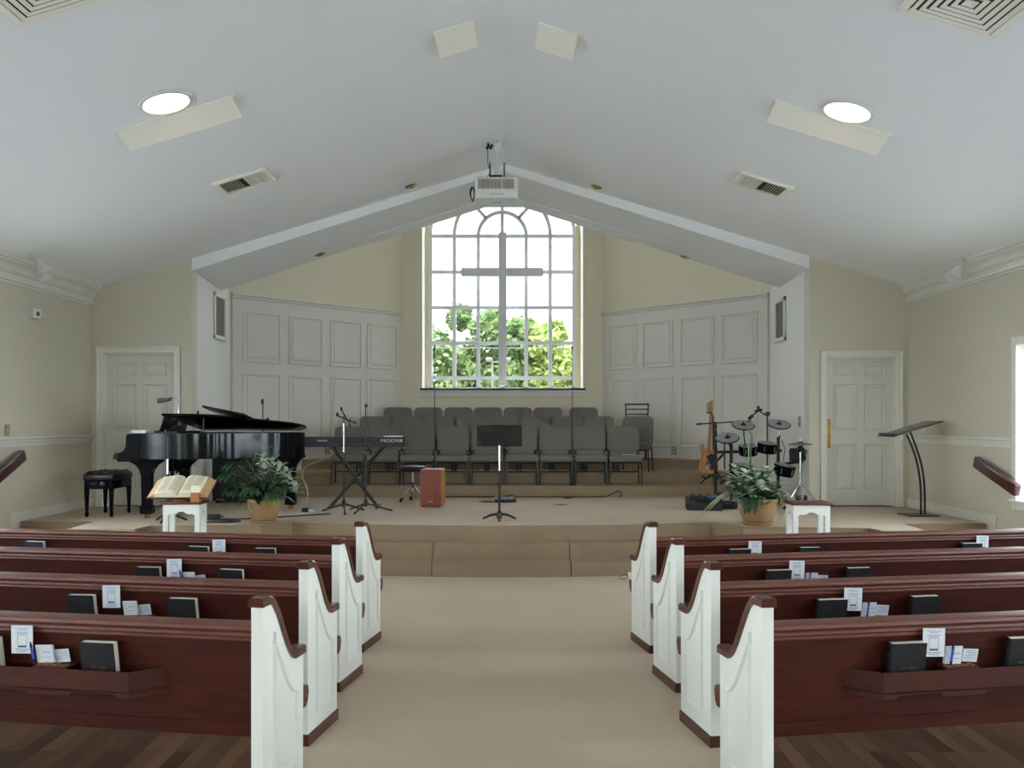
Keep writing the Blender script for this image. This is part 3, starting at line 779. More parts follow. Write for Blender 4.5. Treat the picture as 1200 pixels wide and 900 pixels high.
# ------------------------------------------------------------------ choir microphone stands and cross
def choir_mic(px, label):
    Y = 13.47; x = wx(px, Y); zt = wz(412, Y) - T1
    r = thing('choir_microphone_stand', label, 'microphone stand', (x, Y, T1), 0, 'tall choir microphones')
    MB().lathe([(0, 0), (.06, 0), (.06, .014), (.03, .022), (.012, .05), (0, .05)]).build('foot', M['black'], r)
    MB().tube([(0, 0, .03), (0, 0, 1.1), (0, 0, zt)], [.007, .006, .0035], 8).build('pole', M['black'], r)
    MB().tube([(0, 0, zt), (0, 0, zt+.05), (0, -.015, zt+.09)], [.007, .011, .011], 8).build('microphone', M['black'], r)
    MB().tube([(0, .009, .05), (.004, .009, .6), (0, .009, 1.2)], .003, 5).build('microphone_cable', M['cable'], r)
choir_mic(509.5, 'tall thin black choir microphone stand in front of window, on the piano side')
choir_mic(670.5, 'tall thin black choir microphone stand in front of window, on the drum side')
YC = 16.9; k = YC/F
cr = thing('cross', 'large plain grey cross hanging in front of the arched window', 'cross', (wx(588.9, YC), YC, wz(447, YC)))
hgt = (447-272.5)*k
MB().bx(-4.9*k, 4.9*k, -.04, .04, 0, hgt, .004, 1).build('upright', M['steelgrey'], cr)
zc = (447-319)*k
MB().bx((540.6-588.9)*k, -4.95*k, -.04, .04, zc-5*k, zc+5*k, .004, 1).bx(4.95*k, (636.5-588.9)*k, -.04, .04, zc-5*k, zc+5*k, .004, 1).build('crossbar', M['steelgrey'], cr)
MB().bx(-.03, .03, .04, GY-YC-.04, hgt*.35, hgt*.35+.05).bx(-.03, .03, .04, GY-YC-.04, hgt*.8, hgt*.8+.05).build('bracket', M['steelgrey'], cr)
MB().bx(-.085, .085, -.05, .05, -.075, 0, .004, 1).build('socket', M['whiteplastic'], cr)

# ------------------------------------------------------------------ ceiling fixtures
def cz(x): return RZ - SL*abs(x)
SA = math.atan(SL)
def on_ceiling(px, py):
    dx, dy = (px-CX)/F, (CY-py)/F
    Y = (RZ-H)/(dy + SL*abs(dx)); return dx*Y, Y, cz(dx*Y)
def slope_rot(x): return SA if x < 0 else -SA     # rotation about y so local x follows the slope
def ceil_thing(name, label, cat, x, y, group=None, rz=0):
    t = thing(name, label, cat, (x, y, cz(x)), 0, group); t.rotation_euler = (0, -SA if x < 0 else SA, rz); return t
def downlight(x, y, label, group='round recessed lights'):
    t = ceil_thing('recessed_light', label, 'ceiling light', x, y, group)
    MB().lathe([(.215, .0), (.215, -.012), (.205, -.02), (.185, -.022), (.178, -.012), (.178, .0)], n=40).build('trim_ring', M['whiteplastic'], t)
    MB().lathe([(.179, -.006), (.12, -.011), (0, -.013)], n=40).build('lens', M['lens'], t)
x, y, z = on_ceiling(194, 119); downlight(x, y, 'glowing round recessed light on the left ceiling slope')
x, y, z = on_ceiling(993.5, 129.5); downlight(x, y, 'glowing round recessed light on the right ceiling slope')
def deflector(px, py, w, dp, label):
    # near edge on the ceiling, the leaf drooping away towards the front of the church
    x, y, z = on_ceiling(px, py)
    t = ceil_thing('air_deflector', label, 'air deflector', x, y, 'sheet deflectors under the ceiling')
    MB().box((0, dp/2*math.cos(R(24)), -.012 - dp/2*math.sin(R(24))), (w, dp, .004), (R(-24), 0, 0)).build('deflecting_leaf', M['ventwhite'], t)
    MB().box((0, dp*.42, -.006), (w*1.04, dp*.9, .012)).build('mounting_plate', M['ventwhite'], t)
    m = MB()
    for s in (-1, 1): m.prism([(0.01, -.01), (dp*.8, -.01), (dp*.8, -.03)], 'x', s*w*.52, s*w*.515)
    m.build('end_bracket', M['ventwhite'], t)
deflector(203.5, 132.5, 1.0, .24, 'long white air deflector below the left round light')
deflector(977, 138, 1.0, .24, 'long white air deflector below the right round light')
deflector(531, 31, .34, .27, 'short white air deflector left of the ceiling ridge')
deflector(655, 33, .34, .27, 'short white air deflector right of the ceiling ridge')
def vent(x, y, w, d, label, big):
    t = ceil_thing('ceiling_vent', label, 'vent', x, y, 'ceiling air vents')
    m = MB(); b = .05
    for (a0, a1, b0, b1) in ((-w/2, w/2, -d/2, -d/2+b), (-w/2, w/2, d/2-b, d/2), (-w/2, -w/2+b, -d/2+b, d/2-b), (w/2-b, w/2, -d/2+b, d/2-b)):
        m.bx(a0, a1, b0, b1, -.03, 0, .006, 1)
    m.build('vent_frame', M['ventwhite'], t)
    MB().bx(-w/2+.02, w/2-.02, -d/2+.02, d/2-.02, -.006, -.001).build('duct_opening', M['ventdark'], t)
    m = MB()
    if big:
        nn = 6
        for i in range(nn):
            q = w/2-b - i*(w/2-b)/nn - .006; r0 = q
            zz = -.012 - .004*i
            for (a0, a1, rot) in ((0, 0, 0), (0, 0, PI/2), (0, 0, PI), (0, 0, -PI/2)):
                mt = Euler((0, 0, rot)).to_matrix().to_4x4()
                wq = .030
                pts = [Vector((-r0, -r0, -.034)), Vector((r0, -r0, -.034)), Vector((r0-wq, -r0+wq, -.029)), Vector((-r0+wq, -r0+wq, -.029))]
                if r0 - wq < 0.01: pts = [Vector((-r0, -r0, -.034)), Vector((r0, -r0, -.034)), Vector((0.005, -.005, -.012)), Vector((-.005, -.005, -.012))]
                vs = [m.b.verts.new(mt @ p) for p in pts]; m.b.faces.new(vs)
        m.build('louvre', M['ventwhite'], t, 0, norm=False)
    else:
        nn = 8
        for s in (-1, 1):
            for i in range(nn):
                xx = s*(w/2-b-.01 - i*(w/2-b-.02)/nn)
                m.box((xx, 0, -.018), (.005, d-2*b, .024), (0, s*R(28), 0))
        m.build('louvre', M['ventwhite'], t, 0)
x, y, z = on_ceiling(286, 212); vent(x, y, .58, .46, 'small square ceiling vent on the left slope near the alcove', False)
x, y, z = on_ceiling(893, 216); vent(x, y, .58, .46, 'small square ceiling vent on the right slope near the alcove', False)
x, y, z = on_ceiling(22, 28); vent(x+.31, y-.32, .64, .64, 'large louvred ceiling vent high on the left slope', True)
x, y, z = on_ceiling(1165, 43); vent(x-.31, y-.32, .64, .64, 'large louvred ceiling vent high on the right slope', True)
def gold_light(x, y, zf, rot, label):
    t = thing('eyeball_light', label, 'ceiling light', (x, y, zf), 0, 'small brass spot lights'); t.rotation_euler = (0, rot, 0)
    MB().lathe([(.085, 0), (.085, -.006), (.066, -.012), (.06, -.004), (.06, 0)], n=24).build('trim_ring', M['goldring'], t)
    MB().lathe([(.06, -.002), (.045, -.02), (.03, -.014), (0, -.01)], n=20).build('reflector', M['goldring'], t)
for px, py, sd in ((481.5, 218, 'left'), (698.5, 219, 'right')):
    x, y, z = on_ceiling(px, py); gold_light(x, y, z, -SA if x < 0 else SA, 'small brass spot light on the ceiling in front of alcove, %s of projector' % sd)
for px, py, sd in ((375, 298, 'left'), (802, 301, 'right')):
    dx, dy = (px-CX)/F, (CY-py)/F; Y = (4.924-H)/(dy+.317*abs(dx)); x = dx*Y
    gold_light(x, Y, hz(x), math.atan(.317)*(-1 if x < 0 else 1), 'small brass spot light under the alcove header, %s side' % sd)
def cone_light(px, py, tx, ty, label):
    x, y, z = on_ceiling(px, py)
    t = thing('ceiling_spotlight', label, 'spotlight', (x, y, z), 0, 'white cone spotlights')
    MB().lathe([(0, 0), (.05, 0), (.05, -.015), (.035, -.03), (0, -.032)], n=20).build('mounting_base', M['whiteplastic'], t)
    end = Vector((wx(tx, y-.05), y-.05, wz(ty, y-.05))) - Vector((x, y, z)); d = end.normalized()
    q = d.to_track_quat('Z', 'Y').to_matrix().to_4x4()
    MB().tube([(0, 0, -.02), d*.11], .014, 10).build('swivel_arm', M['whiteplastic'], t)
    MB().lathe([(0, .07), (.032, .072), (.036, .12), (.05, .14), (.095, .30), (.09, .30), (.045, .15), (0, .14)], n=28, mt=q).build('lamp_shade', M['whiteplastic'], t)
cone_light(39.5, 298, 55, 325, 'white cone spotlight above left crown moulding')
cone_light(1132, 303.5, 1115, 329, 'white cone spotlight above right crown moulding')

# ------------------------------------------------------------------ projector
YP = 10.55; k = YP/F
pr = thing('ceiling_projector', 'white projector hanging from the ridge pole below the ceiling', 'projector', (wx(581.5, YP), YP, wz(232, YP)))
bw = 25*k
zt = 25*k; zg_ = 7.5*k
MB().bx(-bw, bw, 0, .31, 0, zt, .015, 3).build('housing', M['whiteplastic'], pr)
m = MB()
for (a, b) in ((-.21, -.09), (-.075, .055), (.085, .2)):
    for i in range(11): xx = a+(b-a)*i/10; m.bx(xx-.003, xx+.003, -.006, .002, zg_+.03, zt-.03)
m.build('vent_grille', M['grille'], pr, 0)
m = MB()
for (a, b) in ((-.215, -.085), (-.08, .06), (.08, .205)): m.bx(a, b, -.002, .001, zg_+.028, zt-.028)
m.build('vent_recess', M['ventwhite'], pr, 0)
MB().bx(-bw, bw, -.008, 0, zg_-.004, zg_+.006, .002, 1).build('front_lip', M['whiteplastic'], pr)
m = MB().bx(-.08, .09, -.003, .002, zg_*.62, zg_*.62+.005).bx(-.05, .06, .2, .215, -.002, .003); m.build('front_slot', M['grille'], pr, 0)
MB().bx(-.07, .07, .1, .3, zt, zt+.05, .006, 1).build('bracket', M['black'], pr)
zr = RZ - SL*.05 - wz(232, YP)
MB().tube([(0.0, .2, zt+.04), (0.0, .2, zr-.1)], .024, 16).build('drop_pole', M['whiteplastic'], pr)
m = MB().box((.02, .2, zr-.1), (.08, .07, .1), None, .008); m.tube([(.02, .2, zr-.08), (.05, .2, zr+.03)], .028, 12); m.build('ceiling_bracket', M['whiteplastic'], pr)
m = MB()
for (a, b) in ((-.06, -.03), (-.1, -.06)): m.box((a, .17, zr-.1), (.028, .05, .06), (0, .5, 0), .006)
m.build('clamp', M['black'], pr)
for s in (-1, 1): MB().tube([(s*.085+.01, .12, zt+.02), (s*.085+.01, .12, zt+.2)], .0085, 8).build('antenna', M['black'], pr)
m = MB()
for s in (-1, 1): m.bx(s*.2-.03, s*.2+.03, .05, .1, zt, zt+.012)
m.build('mounting_tab', M['black'], pr)
pts = []
for i in range(34): a = i*2*PI/11; pts.append((-bw-.035+.03*math.cos(a)*(1-.012*i), .1+.004*i, zt*.35+.075*math.sin(a)))
MB().tube(pts, .005, 6).build('cable_coil', M['cable'], pr)
MB().tube([(-bw+.12, .15, zt), (-bw+.18, .16, zt+.1), (-.1, .18, zt+.2), (-.105, .19, zt+.5), (-.08, .2, zr-.12)], .005, 6).build('power_cable', M['cable'], pr)

# ------------------------------------------------------------------ wall fittings
def wall_speaker(x, y0, y1, z0, z1, s, label):
    t = thing('wall_speaker', label, 'speaker', (x, (y0+y1)/2, z0), 0, 'framed speakers on the alcove side walls')
    h = z1-z0; d = (y1-y0)/2
    m = MB()
    for (a, b, c, e) in ((-d, -d+.06, 0, h), (d-.06, d, 0, h), (-d, d, 0, .06), (-d, d, h-.06, h)): m.bx(0, s*.035, a, b, c, e, .006, 1)
    m.build('speaker_frame', M['trim'], t)
    MB().bx(0, s*.012, -d+.05, d-.05, .05, h-.05).build('speaker_cloth', M['grille'], t)
def alx(y, side): a = clipx(y); return a[0] if side < 0 else a[1]
ys = [13.02, 13.52]
wall_speaker(alx(13.27, -1)+.012, 12.95, 13.5, wz(398, 13.2), wz(344, 13.2), 1, 'tall framed wall speaker high on alcove wall behind the piano')
wall_speaker(alx(13.27, 1)-.012, 13.0, 13.5, wz(400, 13.2), wz(349, 13.2), -1, 'tall framed wall speaker high on alcove wall behind the drums')
def plate(name, loc, nrm, w, h, label, cat, m='almond', toggle=True, group=None):
    t = thing(name, label, cat, loc, math.atan2(nrm[1], nrm[0]) + PI/2, group)
    MB().bx(-w/2, w/2, -.008, .0, -h/2, h/2, .003, 1).build('cover_plate', M[m], t)
    if toggle: MB().bx(-.008, .008, -.016, -.006, -.018, .018, .002, 1).build('toggle', M['beigeplastic'], t)
    else: MB().bx(-.02, .02, -.011, -.006, .012, .045, .003, 1).bx(-.02, .02, -.011, -.006, -.045, -.012, .003, 1).build('socket', M['beigeplastic'], t)
Y = 5.46*F/583; plate('light_switch', (XL, Y, wz(504, Y)), (1, 0), .1, .125, 'tan light switch plate above the left chair rail', 'light switch')
Y = 13.0; plate('volume_control', (alx(12.3, 1)-.001, 12.3, wz(494, 12.3)), (-1, .05), .11, .14, 'tan control plate on alcove wall beside the drums', 'wall plate', toggle=True)
dv = (Vector((BRX, BY))-Vector((CRX, CY0))).normalized(); u = ray_wall(791.5, (CRX, CY0), (BRX, BY)); p = Vector((CRX, CY0))+dv*u + Vector((-dv.y, dv.x))*(.04 if (-dv.x*0+1) and Vector((-dv.y, dv.x)).y < 0 else -.04)
nrm = Vector((-dv.y, dv.x)); nrm = nrm if nrm.y < 0 else -nrm
p = Vector((CRX, CY0))+dv*u + nrm*.041
plate('wall_outlet', (p.x, p.y, wz(528, p.y)), (nrm.x, nrm.y), .1, .13, 'tan electrical outlet on the panelled wall left of the guitar', 'outlet', toggle=False)
dv = (Vector((BLX, BY))-Vector((CLX, CY0))).normalized(); u = ray_wall(382, (CLX, CY0), (BLX, BY)); nrm = Vector((-dv.y, dv.x)); nrm = nrm if nrm.y < 0 else -nrm
p = Vector((CLX, CY0))+dv*u + nrm*.041
plate('wall_outlet', (p.x, p.y, wz(527, p.y)), (nrm.x, nrm.y), .1, .13, 'tan electrical outlet on the panelled wall behind the keyboard', 'outlet', toggle=False)
Y = 5.46*F/551
al = thing('alarm_strobe', 'white alarm box high on the left wall below the crown moulding', 'alarm', (XL, Y, wz(368, Y)))
MB().bx(0, .05, -.1, .07, -.055, .06, .008, 2).build('housing', M['whiteplastic'], al)
MB().lathe([(0, .0), (.026, 0), (.026, .012), (.015, .02), (0, .02)], (.05, -.02, .0), 16, Euler((0, PI/2, 0)).to_matrix().to_4x4()).build('sounder', M['grille'], al)
MB().lathe([(0, .0), (.02, 0), (.018, .03), (0, .036)], (.03, .085, -.01), 14, Euler((0, PI/2, 0)).to_matrix().to_4x4()).build('strobe_lens', M['whiteplastic'], al)
def handrail(x, s, y0, z0, y1, z1, label):
    t = thing('handrail', label, 'handrail', (x, y0, 0), 0, 'wooden wall handrails')
    xo = s*.09; d = Vector((0, y1-y0, z1-z0)); L_ = d.length; a = math.atan2(d.z, d.y)
    c = Vector((xo, (y1-y0)/2, (z0+z1)/2))
    MB().box(c, (.07, L_, .125), (a, 0, 0), .012, 2).build('rail', M['handrail'], t)
    m = MB()
    for q in (.2, .8):
        p = Vector((0, (y1-y0)*q, z0+(z1-z0)*q - .05)); m.tube([p, p + Vector((s*.05, 0, -.01)), p + Vector((xo, 0, .02))], .01, 8)
    m.build('wall_bracket', M['black'], t)
handrail(XR, -1, 9.95, wz(541, 9.95), 9.15, wz(575, 9.15), 'short dark wooden handrail on the right wall by the window')
handrail(XL, 1, 10.0, wz(533, 10.0), 8.9, wz(593, 8.9), 'dark wooden handrail on the left wall')

# ------------------------------------------------------------------ grand piano
PX0, PY0 = -4.5, 10.32
pn = thing('grand_piano', 'black grand piano on the platform in front of the left door', 'piano', (PX0, PY0, PT), 0)
oc = [(.16, 0), (.64, 0), (.9, .015), (1.1, .07), (1.28, .19), (1.44, .36), (1.6, .53), (1.76, .68), (1.89, .86), (1.95, 1.08), (1.9, 1.3), (1.76, 1.43), (1.6, 1.46)]
ol = smooth_curve(oc, 4) + [(.16, 1.46)]
MB().prism(ol, 'z', .69, .985).build('case', M['blackgloss'], pn, 35)
MB().prism([(x*.97+.03, .05+y*.93) for (x, y) in ol], 'z', .985, .99).build('soundboard_rim', M['black'], pn, 0)
arm = [(0, .69), (0, .735), (.012, .752), (.03, .762), (.075, .768), (.11, .785), (.135, .82), (.145, .86), (.145, .93), (.155, .975), (.175, .985), (.3, .985), (.3, .69)]
for (a, b) in ((-.012, .05), (1.41, 1.47)): MB().prism(smooth_curve(arm[:-2], 3) + arm[-2:], 'y', a, b).build('cheek', M['blackgloss'], pn, 35)
MB().bx(.01, .35, .05, 1.41, .66, .72, .01, 2).build('keybed', M['blackgloss'], pn)
m = MB()
for i in range(52): m.bx(.03, .18, .09+i*.0247, .09+(i+.93)*.0247, .72, .742)
m.build('white_keys', M['pages'], pn, 0)
m = MB()
for i in range(51):
    if i % 7 not in (2, 6): m.bx(.085, .18, .09+(i+.75)*.0247, .09+(i+1.2)*.0247, .742, .753)
m.build('black_keys', M['black'], pn, 0)
MB().bx(.18, .21, .05, 1.41, .72, .95, .006, 1).build('fallboard', M['blackgloss'], pn)
lid = MB().prism([(max(x, .55), y) for (x, y) in [(a*1.012, b*1.0-.012) for (a, b) in ol]], 'z', 0, .022)
bmesh.ops.remove_doubles(lid.b, verts=lid.b.verts, dist=.0005)
bmesh.ops.transform(lid.b, matrix=Matrix.Translation((0, 1.47, 1.0)) @ Euler((R(-7.6), 0, 0)).to_matrix().to_4x4() @ Matrix.Translation((0, -1.47, 0)), verts=lid.b.verts)
lid.build('lid', M['blackgloss'], pn, 35)
fl = MB().box((0, .72, 0), (.5, 1.3, .022), None, .004)
bmesh.ops.transform(fl.b, matrix=Matrix.Translation((1.2, 1.47, 1.075)) @ Euler((R(-7.6), R(11), 0)).to_matrix().to_4x4() @ Matrix.Translation((0, -1.47, 0)), verts=fl.b.verts)
fl.build('folded_lid_flap', M['blackgloss'], pn, 35)
MB().tube([(1.0, .1, .99), (1.0, .12, 1.16)], .008, 8).build('lid_prop', M['black'], pn)
for (lx_, ly_, an) in ((.34, .12, 0), (.34, 1.34, 0), (1.74, 1.27, 0)):
    m = MB()
    prof = [(.17, .69), (.165, .66), (.11, .62), (.075, .56), (.06, .5), (.055, .14)]
    def sq(r, z): return [m.b.verts.new((lx_+a*r, ly_+b*r*.62, z)) for a, b in ((-1, -1), (1, -1), (1, 1), (-1, 1))]
    rr = [sq(*q) for q in prof]
    for a, b in zip(rr, rr[1:]):
        for j in range(4): m.b.faces.new((a[j], a[(j+1) % 4], b[(j+1) % 4], b[j]))
    m.b.faces.new(rr[0]); m.b.faces.new(rr[-1])
    m.bx(lx_-.07, lx_+.07, ly_-.055, ly_+.055, .05, .15, .008, 1)
    lg = m.build('leg', M['blackgloss'], pn, 25)
    MB().lathe([(0, 0), (.028, 0), (.028, .05), (0, .05)], (lx_, ly_, 0), 14).build('caster', M['brass'], lg)
m = MB().bx(.42, .5, .5, .96, .52, .69, .01, 1)
for yy in (.58, .88): m.tube([(.46, yy, .54), (.46, yy, .14)], .022, 10)
m.bx(.38, .54, .52, .94, .08, .15, .01, 1); m.tube([(.5, .6, .5), (.72, .66, .69)], .012, 8); m.tube([(.5, .86, .5), (.72, .8, .69)], .012, 8)
ly = m.build('pedal_lyre', M['blackgloss'], pn)
m = MB()
for yy in (.62, .73, .84): m.bx(.26, .4, yy-.02, yy+.02, .075, .088, .005, 1)
m.build('pedal', M['brass'], ly)
MB().box((.44, .73, 1.1), (.02, .85, .24), (0, R(18), 0), .008).build('music_desk', M['black'], pn)
MB().bx(.36, .62, .3, 1.16, .99, 1.01, .004, 1).build('desk_base', M['black'], pn)
sh = MB().bx(-.09, .09, -.12, .12, 0, .012).box((.005, 0, .019), (.17, .22, .013), (0, 0, .05)).box((-.005, .005, .029), (.17, .22, .006), (0, 0, -.04)); o = sh.build('sheet_music', M['paper'], loc=(PX0+.255, PY0+.18, PT+.9905)); tag(o, 'white stack of sheet music lying on the piano top beside the music desk', 'paper')
# piano lamp
lz = PT+1.245; lp = thing('piano_lamp', 'black gooseneck lamp arching over the piano keyboard', 'lamp', (wx(209, 10.62), 10.62, wz(488, 10.62)))
gx = [(0, 0, 0), (0, 0, .12), (-.005, 0, .18), (-.03, 0, .215), (-.07, 0, .225), (-.12, 0, .215)]
MB().tube([(a, b, c) for (a, b, c) in gx], .007, 8).build('gooseneck', M['chrome'], lp)
MB().prism([(-.23, .155), (-.235, .205), (-.2, .222), (-.1, .215), (-.09, .2), (-.12, .185)], 'y', -.05, .05).build('lamp_shade', M['black'], lp, 35)
MB().bx(-.05, .05, -.06, .06, -.03, .006, .006, 1).build('foot', M['black'], lp)
# bench
bn = thing('piano_bench', 'black tufted piano bench beside the piano keyboard', 'bench', (wx(127, 10.8), 10.8, PT))
m = MB(); nx, ny = 3, 4; W_, D_ = .36, .56
m.bx(-W_/2, W_/2, -D_/2, D_/2, .43, .5, .015, 2)
seatm = MB(); G = 20
vs = [[None]*(G+1) for _ in range(G+1)]
for i in range(G+1):
    for j in range(G+1):
        u, v = i/G, j/G; e = min(1, min(u, 1-u, v, 1-v)*9); b = .035*abs(math.sin(PI*u*nx))**.5*abs(math.sin(PI*v*ny))**.5
        vs[i][j] = seatm.b.verts.new((-W_/2+W_*u, -D_/2+D_*v, .498 + .012*e + b*e))
for i in range(G):
    for j in range(G): seatm.b.faces.new((vs[i][j], vs[i+1][j], vs[i+1][j+1], vs[i][j+1]))
seatm.build('tufted_cushion', M['felt'], bn, 80)
m.build('seat_box', M['felt'], bn)
MB().bx(-W_/2+.01, W_/2-.01, -D_/2+.01, D_/2-.01, .33, .43, .008, 1).build('apron', M['blackgloss'], bn)
for a in (-1, 1):
    for b in (-1, 1):
        x_, y_ = a*(W_/2-.035), b*(D_/2-.035)
        MB().lathe([(0, 0), (.014, 0), (.022, .02), (.024, .05), (.015, .06), (.019, .07), (.033, .33), (0, .33)], (x_, y_, 0), 8).build('leg', M['blackgloss'], bn)
MB().lathe([(0, 0), (.028, 0), (.03, .03), (0, .035)], (.06, -D_/2-.0, .39), 16, Euler((PI/2, 0, 0)).to_matrix().to_4x4()).build('height_knob', M['black'], bn)
# dark cabinet behind the piano
sb = thing('subwoofer_cabinet', 'black speaker cabinet on the platform behind the piano', 'speaker', (-3.55, 12.55, PT))
MB().bx(-.48, .42, -.2, .2, .03, .63, .012, 2).build('cabinet', M['blackplastic'], sb)
MB().bx(-.44, .38, -.212, -.2, .08, .59, .004, 1).build('grille', M['black'], sb)
MB().bx(-.42, -.3, -.22, -.2, .04, .06).bx(-.1, .1, -.215, -.2, .04, .055).build('badge', M['chrome'], sb)
m = MB()
for a in (-.42, .36):
    for b in (-.15, .15): m.lathe([(0, 0), (.03, 0), (.025, .03), (0, .03)], (a, b, 0), 10)
m.build('foot', M['blackrubber'], sb)

# ------------------------------------------------------------------ microphone stands
def mic_stand(px, Y, z, ptop, label, spread=.26, chrome=None, boom=None, mic=None, ang=0.4):
    x = wx(px, Y)
    t = thing('microphone_stand', label, 'microphone stand', (x, Y, z), 0, 'black microphone stands')
    zt = wz(ptop, Y) - z
    MB().tube([(0, 0, .08), (0, 0, zt*.55)], .011, 10).build('lower_pole', M['black'], t)
    if chrome:
        c0, c1 = wz(chrome[0], Y)-z, wz(chrome[1], Y)-z
        MB().tube([(0, 0, c0), (0, 0, c1)], .0125, 10).build('chrome_sleeve', M['chrome'], t)
    MB().tube([(0, 0, zt*.5), (0, 0, zt)], .007, 10).build('upper_pole', M['black'], t)
    MB().lathe([(0, zt*.5), (.018, zt*.5), (.018, zt*.5+.06), (0, zt*.5+.06)], n=12).build('clutch', M['black'], t)
    MB().lathe([(0, .07), (.025, .07), (.025, .14), (.012, .16), (0, .16)], n=12).build('hub', M['black'], t)
    for q in range(3):
        a = ang + q*2*PI/3
        MB().tube([(0, 0, .11), (spread*.4*math.cos(a), spread*.4*math.sin(a), .07), (spread*math.cos(a), spread*math.sin(a), .012)], [.012, .011, .012], 8).build('leg', M['black'], t)
    if boom:
        for (p0, p1, r) in boom: MB().tube([p0, p1], r, 8).build('boom_arm', M['black'], t)
    if mic:
        for (c, r, h) in mic: MB().lathe([(0, 0), (r, 0), (r*1.1, h*.6), (r*.6, h), (0, h)], c, 12).build('microphone_clip', M['black'], t)
    return t
Y = 11.25
zz = wz(490, Y)-PT
mic_stand(403, 11.1, PT, 487, 'black microphone stand with short tilted boom and chrome sleeve, before the keyboard', .3, (530, 496),
          [((-.075, 0, zz+.03), (.13, 0, zz-.055), .009), ((-.03, 0, zz+.1), (.07, .0, zz-.07), .008), ((.06, 0, zz-.1), (.08, 0, zz), .008)],
          [((-.08, 0, zz+.02), .016, .05), ((-.03, 0, zz+.09), .014, .05), ((.14, 0, zz-.075), .014, .04), ((.07, 0, zz-.11), .014, .04)], .75)
zz = wz(476, Y)-PT
mic_stand(428.6, 11.15, PT, 478, 'straight black microphone stand with empty clip, before the keyboard', .33, None, [((0, 0, zz-.02), (.018, 0, zz+.02), .012), ((0, 0, zz-.02), (-.01, 0, zz+.03), .008)], [((-.012, 0, wz(507, Y)-PT), .02, .05)], .25)
Y = 12.0; zz = wz(491, Y)-PT
mic_stand(308, Y, PT, 490, 'black microphone stand rising behind the piano tail', .22, None, [((0, 0, zz-.02), (.0, 0, zz+.22), .008), ((-.03, 0, zz-.04), (.06, 0, zz), .012)], [((-.005, 0, zz+.2), .018, .07), ((.07, 0, zz-.02), .014, .04), ((-.03, 0, zz-.07), .014, .05)], .2)
pm = thing('piano_microphone', 'small black microphone standing up from the piano lid', 'microphone', (wx(232, 10.9), 10.9, wz(489, 10.9)))
MB().lathe([(0, -.03), (.03, -.03), (.03, -.015), (.012, -.005), (0, -.005)], n=14).build('mount', M['black'], pm)
MB().lathe([(0, -.01), (.012, -.01), (.016, .03), (.012, .07), (.004, .085), (0, .085)], n=12).build('capsule', M['black'], pm)
Y = 10.05; zz = wz(504, Y)-PT
mic_stand(197, Y, PT, 512, 'black microphone stand with boom reaching over the piano cheek, behind the open Bible', .2, (560, 538), [((-.04, -.02, zz-.04), (.12, .1, zz+.09), .008)], [((.1, .09, zz+.05), .02, .06), ((-.02, 0, zz-.04), .018, .05)], .5)

# ------------------------------------------------------------------ keyboard on its stand
Y = 11.42; kx0, kx1 = wx(353.5, Y), wx(474, Y); zk = wz(524, Y); kh = wz(512, Y) - zk
kb = thing('stage_keyboard', 'long black electronic keyboard on a crossed stand beside the piano', 'keyboard', ((kx0+kx1)/2, Y, zk))
kw = (kx1-kx0)/2
MB().prism([(0, .0), (0, kh), (.17, kh), (.2, .09), (.36, .075), (.36, 0)], 'x', -kw, kw).build('body', M['blackplastic'], kb, 0)
m = MB()
for i in range(52): m.bx(-kw+.05+i*(2*kw-.1)/52, -kw+.05+(i+.92)*(2*kw-.1)/52, .21, .355, .085, .1)
m.build('white_keys', M['pages'], kb, 0)
rt = Euler((PI/2, 0, 0)).to_matrix().to_4x4()
text_mesh('MODX8', .054, M['paper'], 'lettering', kb, Matrix.Translation((kw-.165, -.001, kh*.62)) @ rt @ Matrix.Diagonal((1.45, 1, 1, 1)))
text_mesh('YAMAHA', .03, M['paper'], 'lettering', kb, Matrix.Translation((-kw+.26, -.001, kh*.62)) @ rt @ Matrix.Diagonal((1.1, 1, 1, 1)))
m = MB()
for xx in (-.3, -.25, -.2, .0, .05, .1, .2): m.lathe([(0, 0), (.008, 0), (.008, .004), (0, .004)], (xx, 0, kh*.25), 8, Euler((PI/2, 0, 0)).to_matrix().to_4x4())
m.build('socket', M['grille'], kb)
o = MB().box((0, 0, 0), (.225, .2, .012)).build('song_book', M['paper'], loc=(wx(460.5, Y+.05), Y+.105, zk+kh+.006)); tag(o, 'white song sheets lying on top of the electronic keyboard', 'paper')
ks = thing('keyboard_stand', 'black X-shaped folding stand under the electronic keyboard', 'stand', (wx(413, Y), Y+.18, PT))
hk = zk - PT - .012
a0, a1 = wx(388, Y)-wx(413, Y), wx(440, Y)-wx(413, Y)
b0, b1 = wx(446, Y)-wx(413, Y), wx(384, Y)-wx(413, Y)
for (p, q, yy) in (((a0, hk), (a1, .03), -.03), ((b0, hk), (b1, .03), .03)):
    m = MB().tube([(p[0], yy, p[1]), (q[0], yy, q[1])], .022, 10).build('cross_tube', M['black'], ks)
for (xx) in (a1, b1):
    MB().tube([(xx, -.1, .022), (xx, .22, .022)], .02, 10).build('floor_bar', M['black'], ks)
for (xx) in (a0, b0):
    MB().tube([(xx, -.17, hk), (xx, .17, hk)], .014, 10).build('support_arm', M['black'], ks)
MB().lathe([(0, -.06), (.04, -.06), (.04, .06), (0, .06)], ((a0+a1)/2+.02, 0, hk*.47), 16, Euler((PI/2, 0, 0)).to_matrix().to_4x4()).build('pivot_bolt', M['black'], ks)
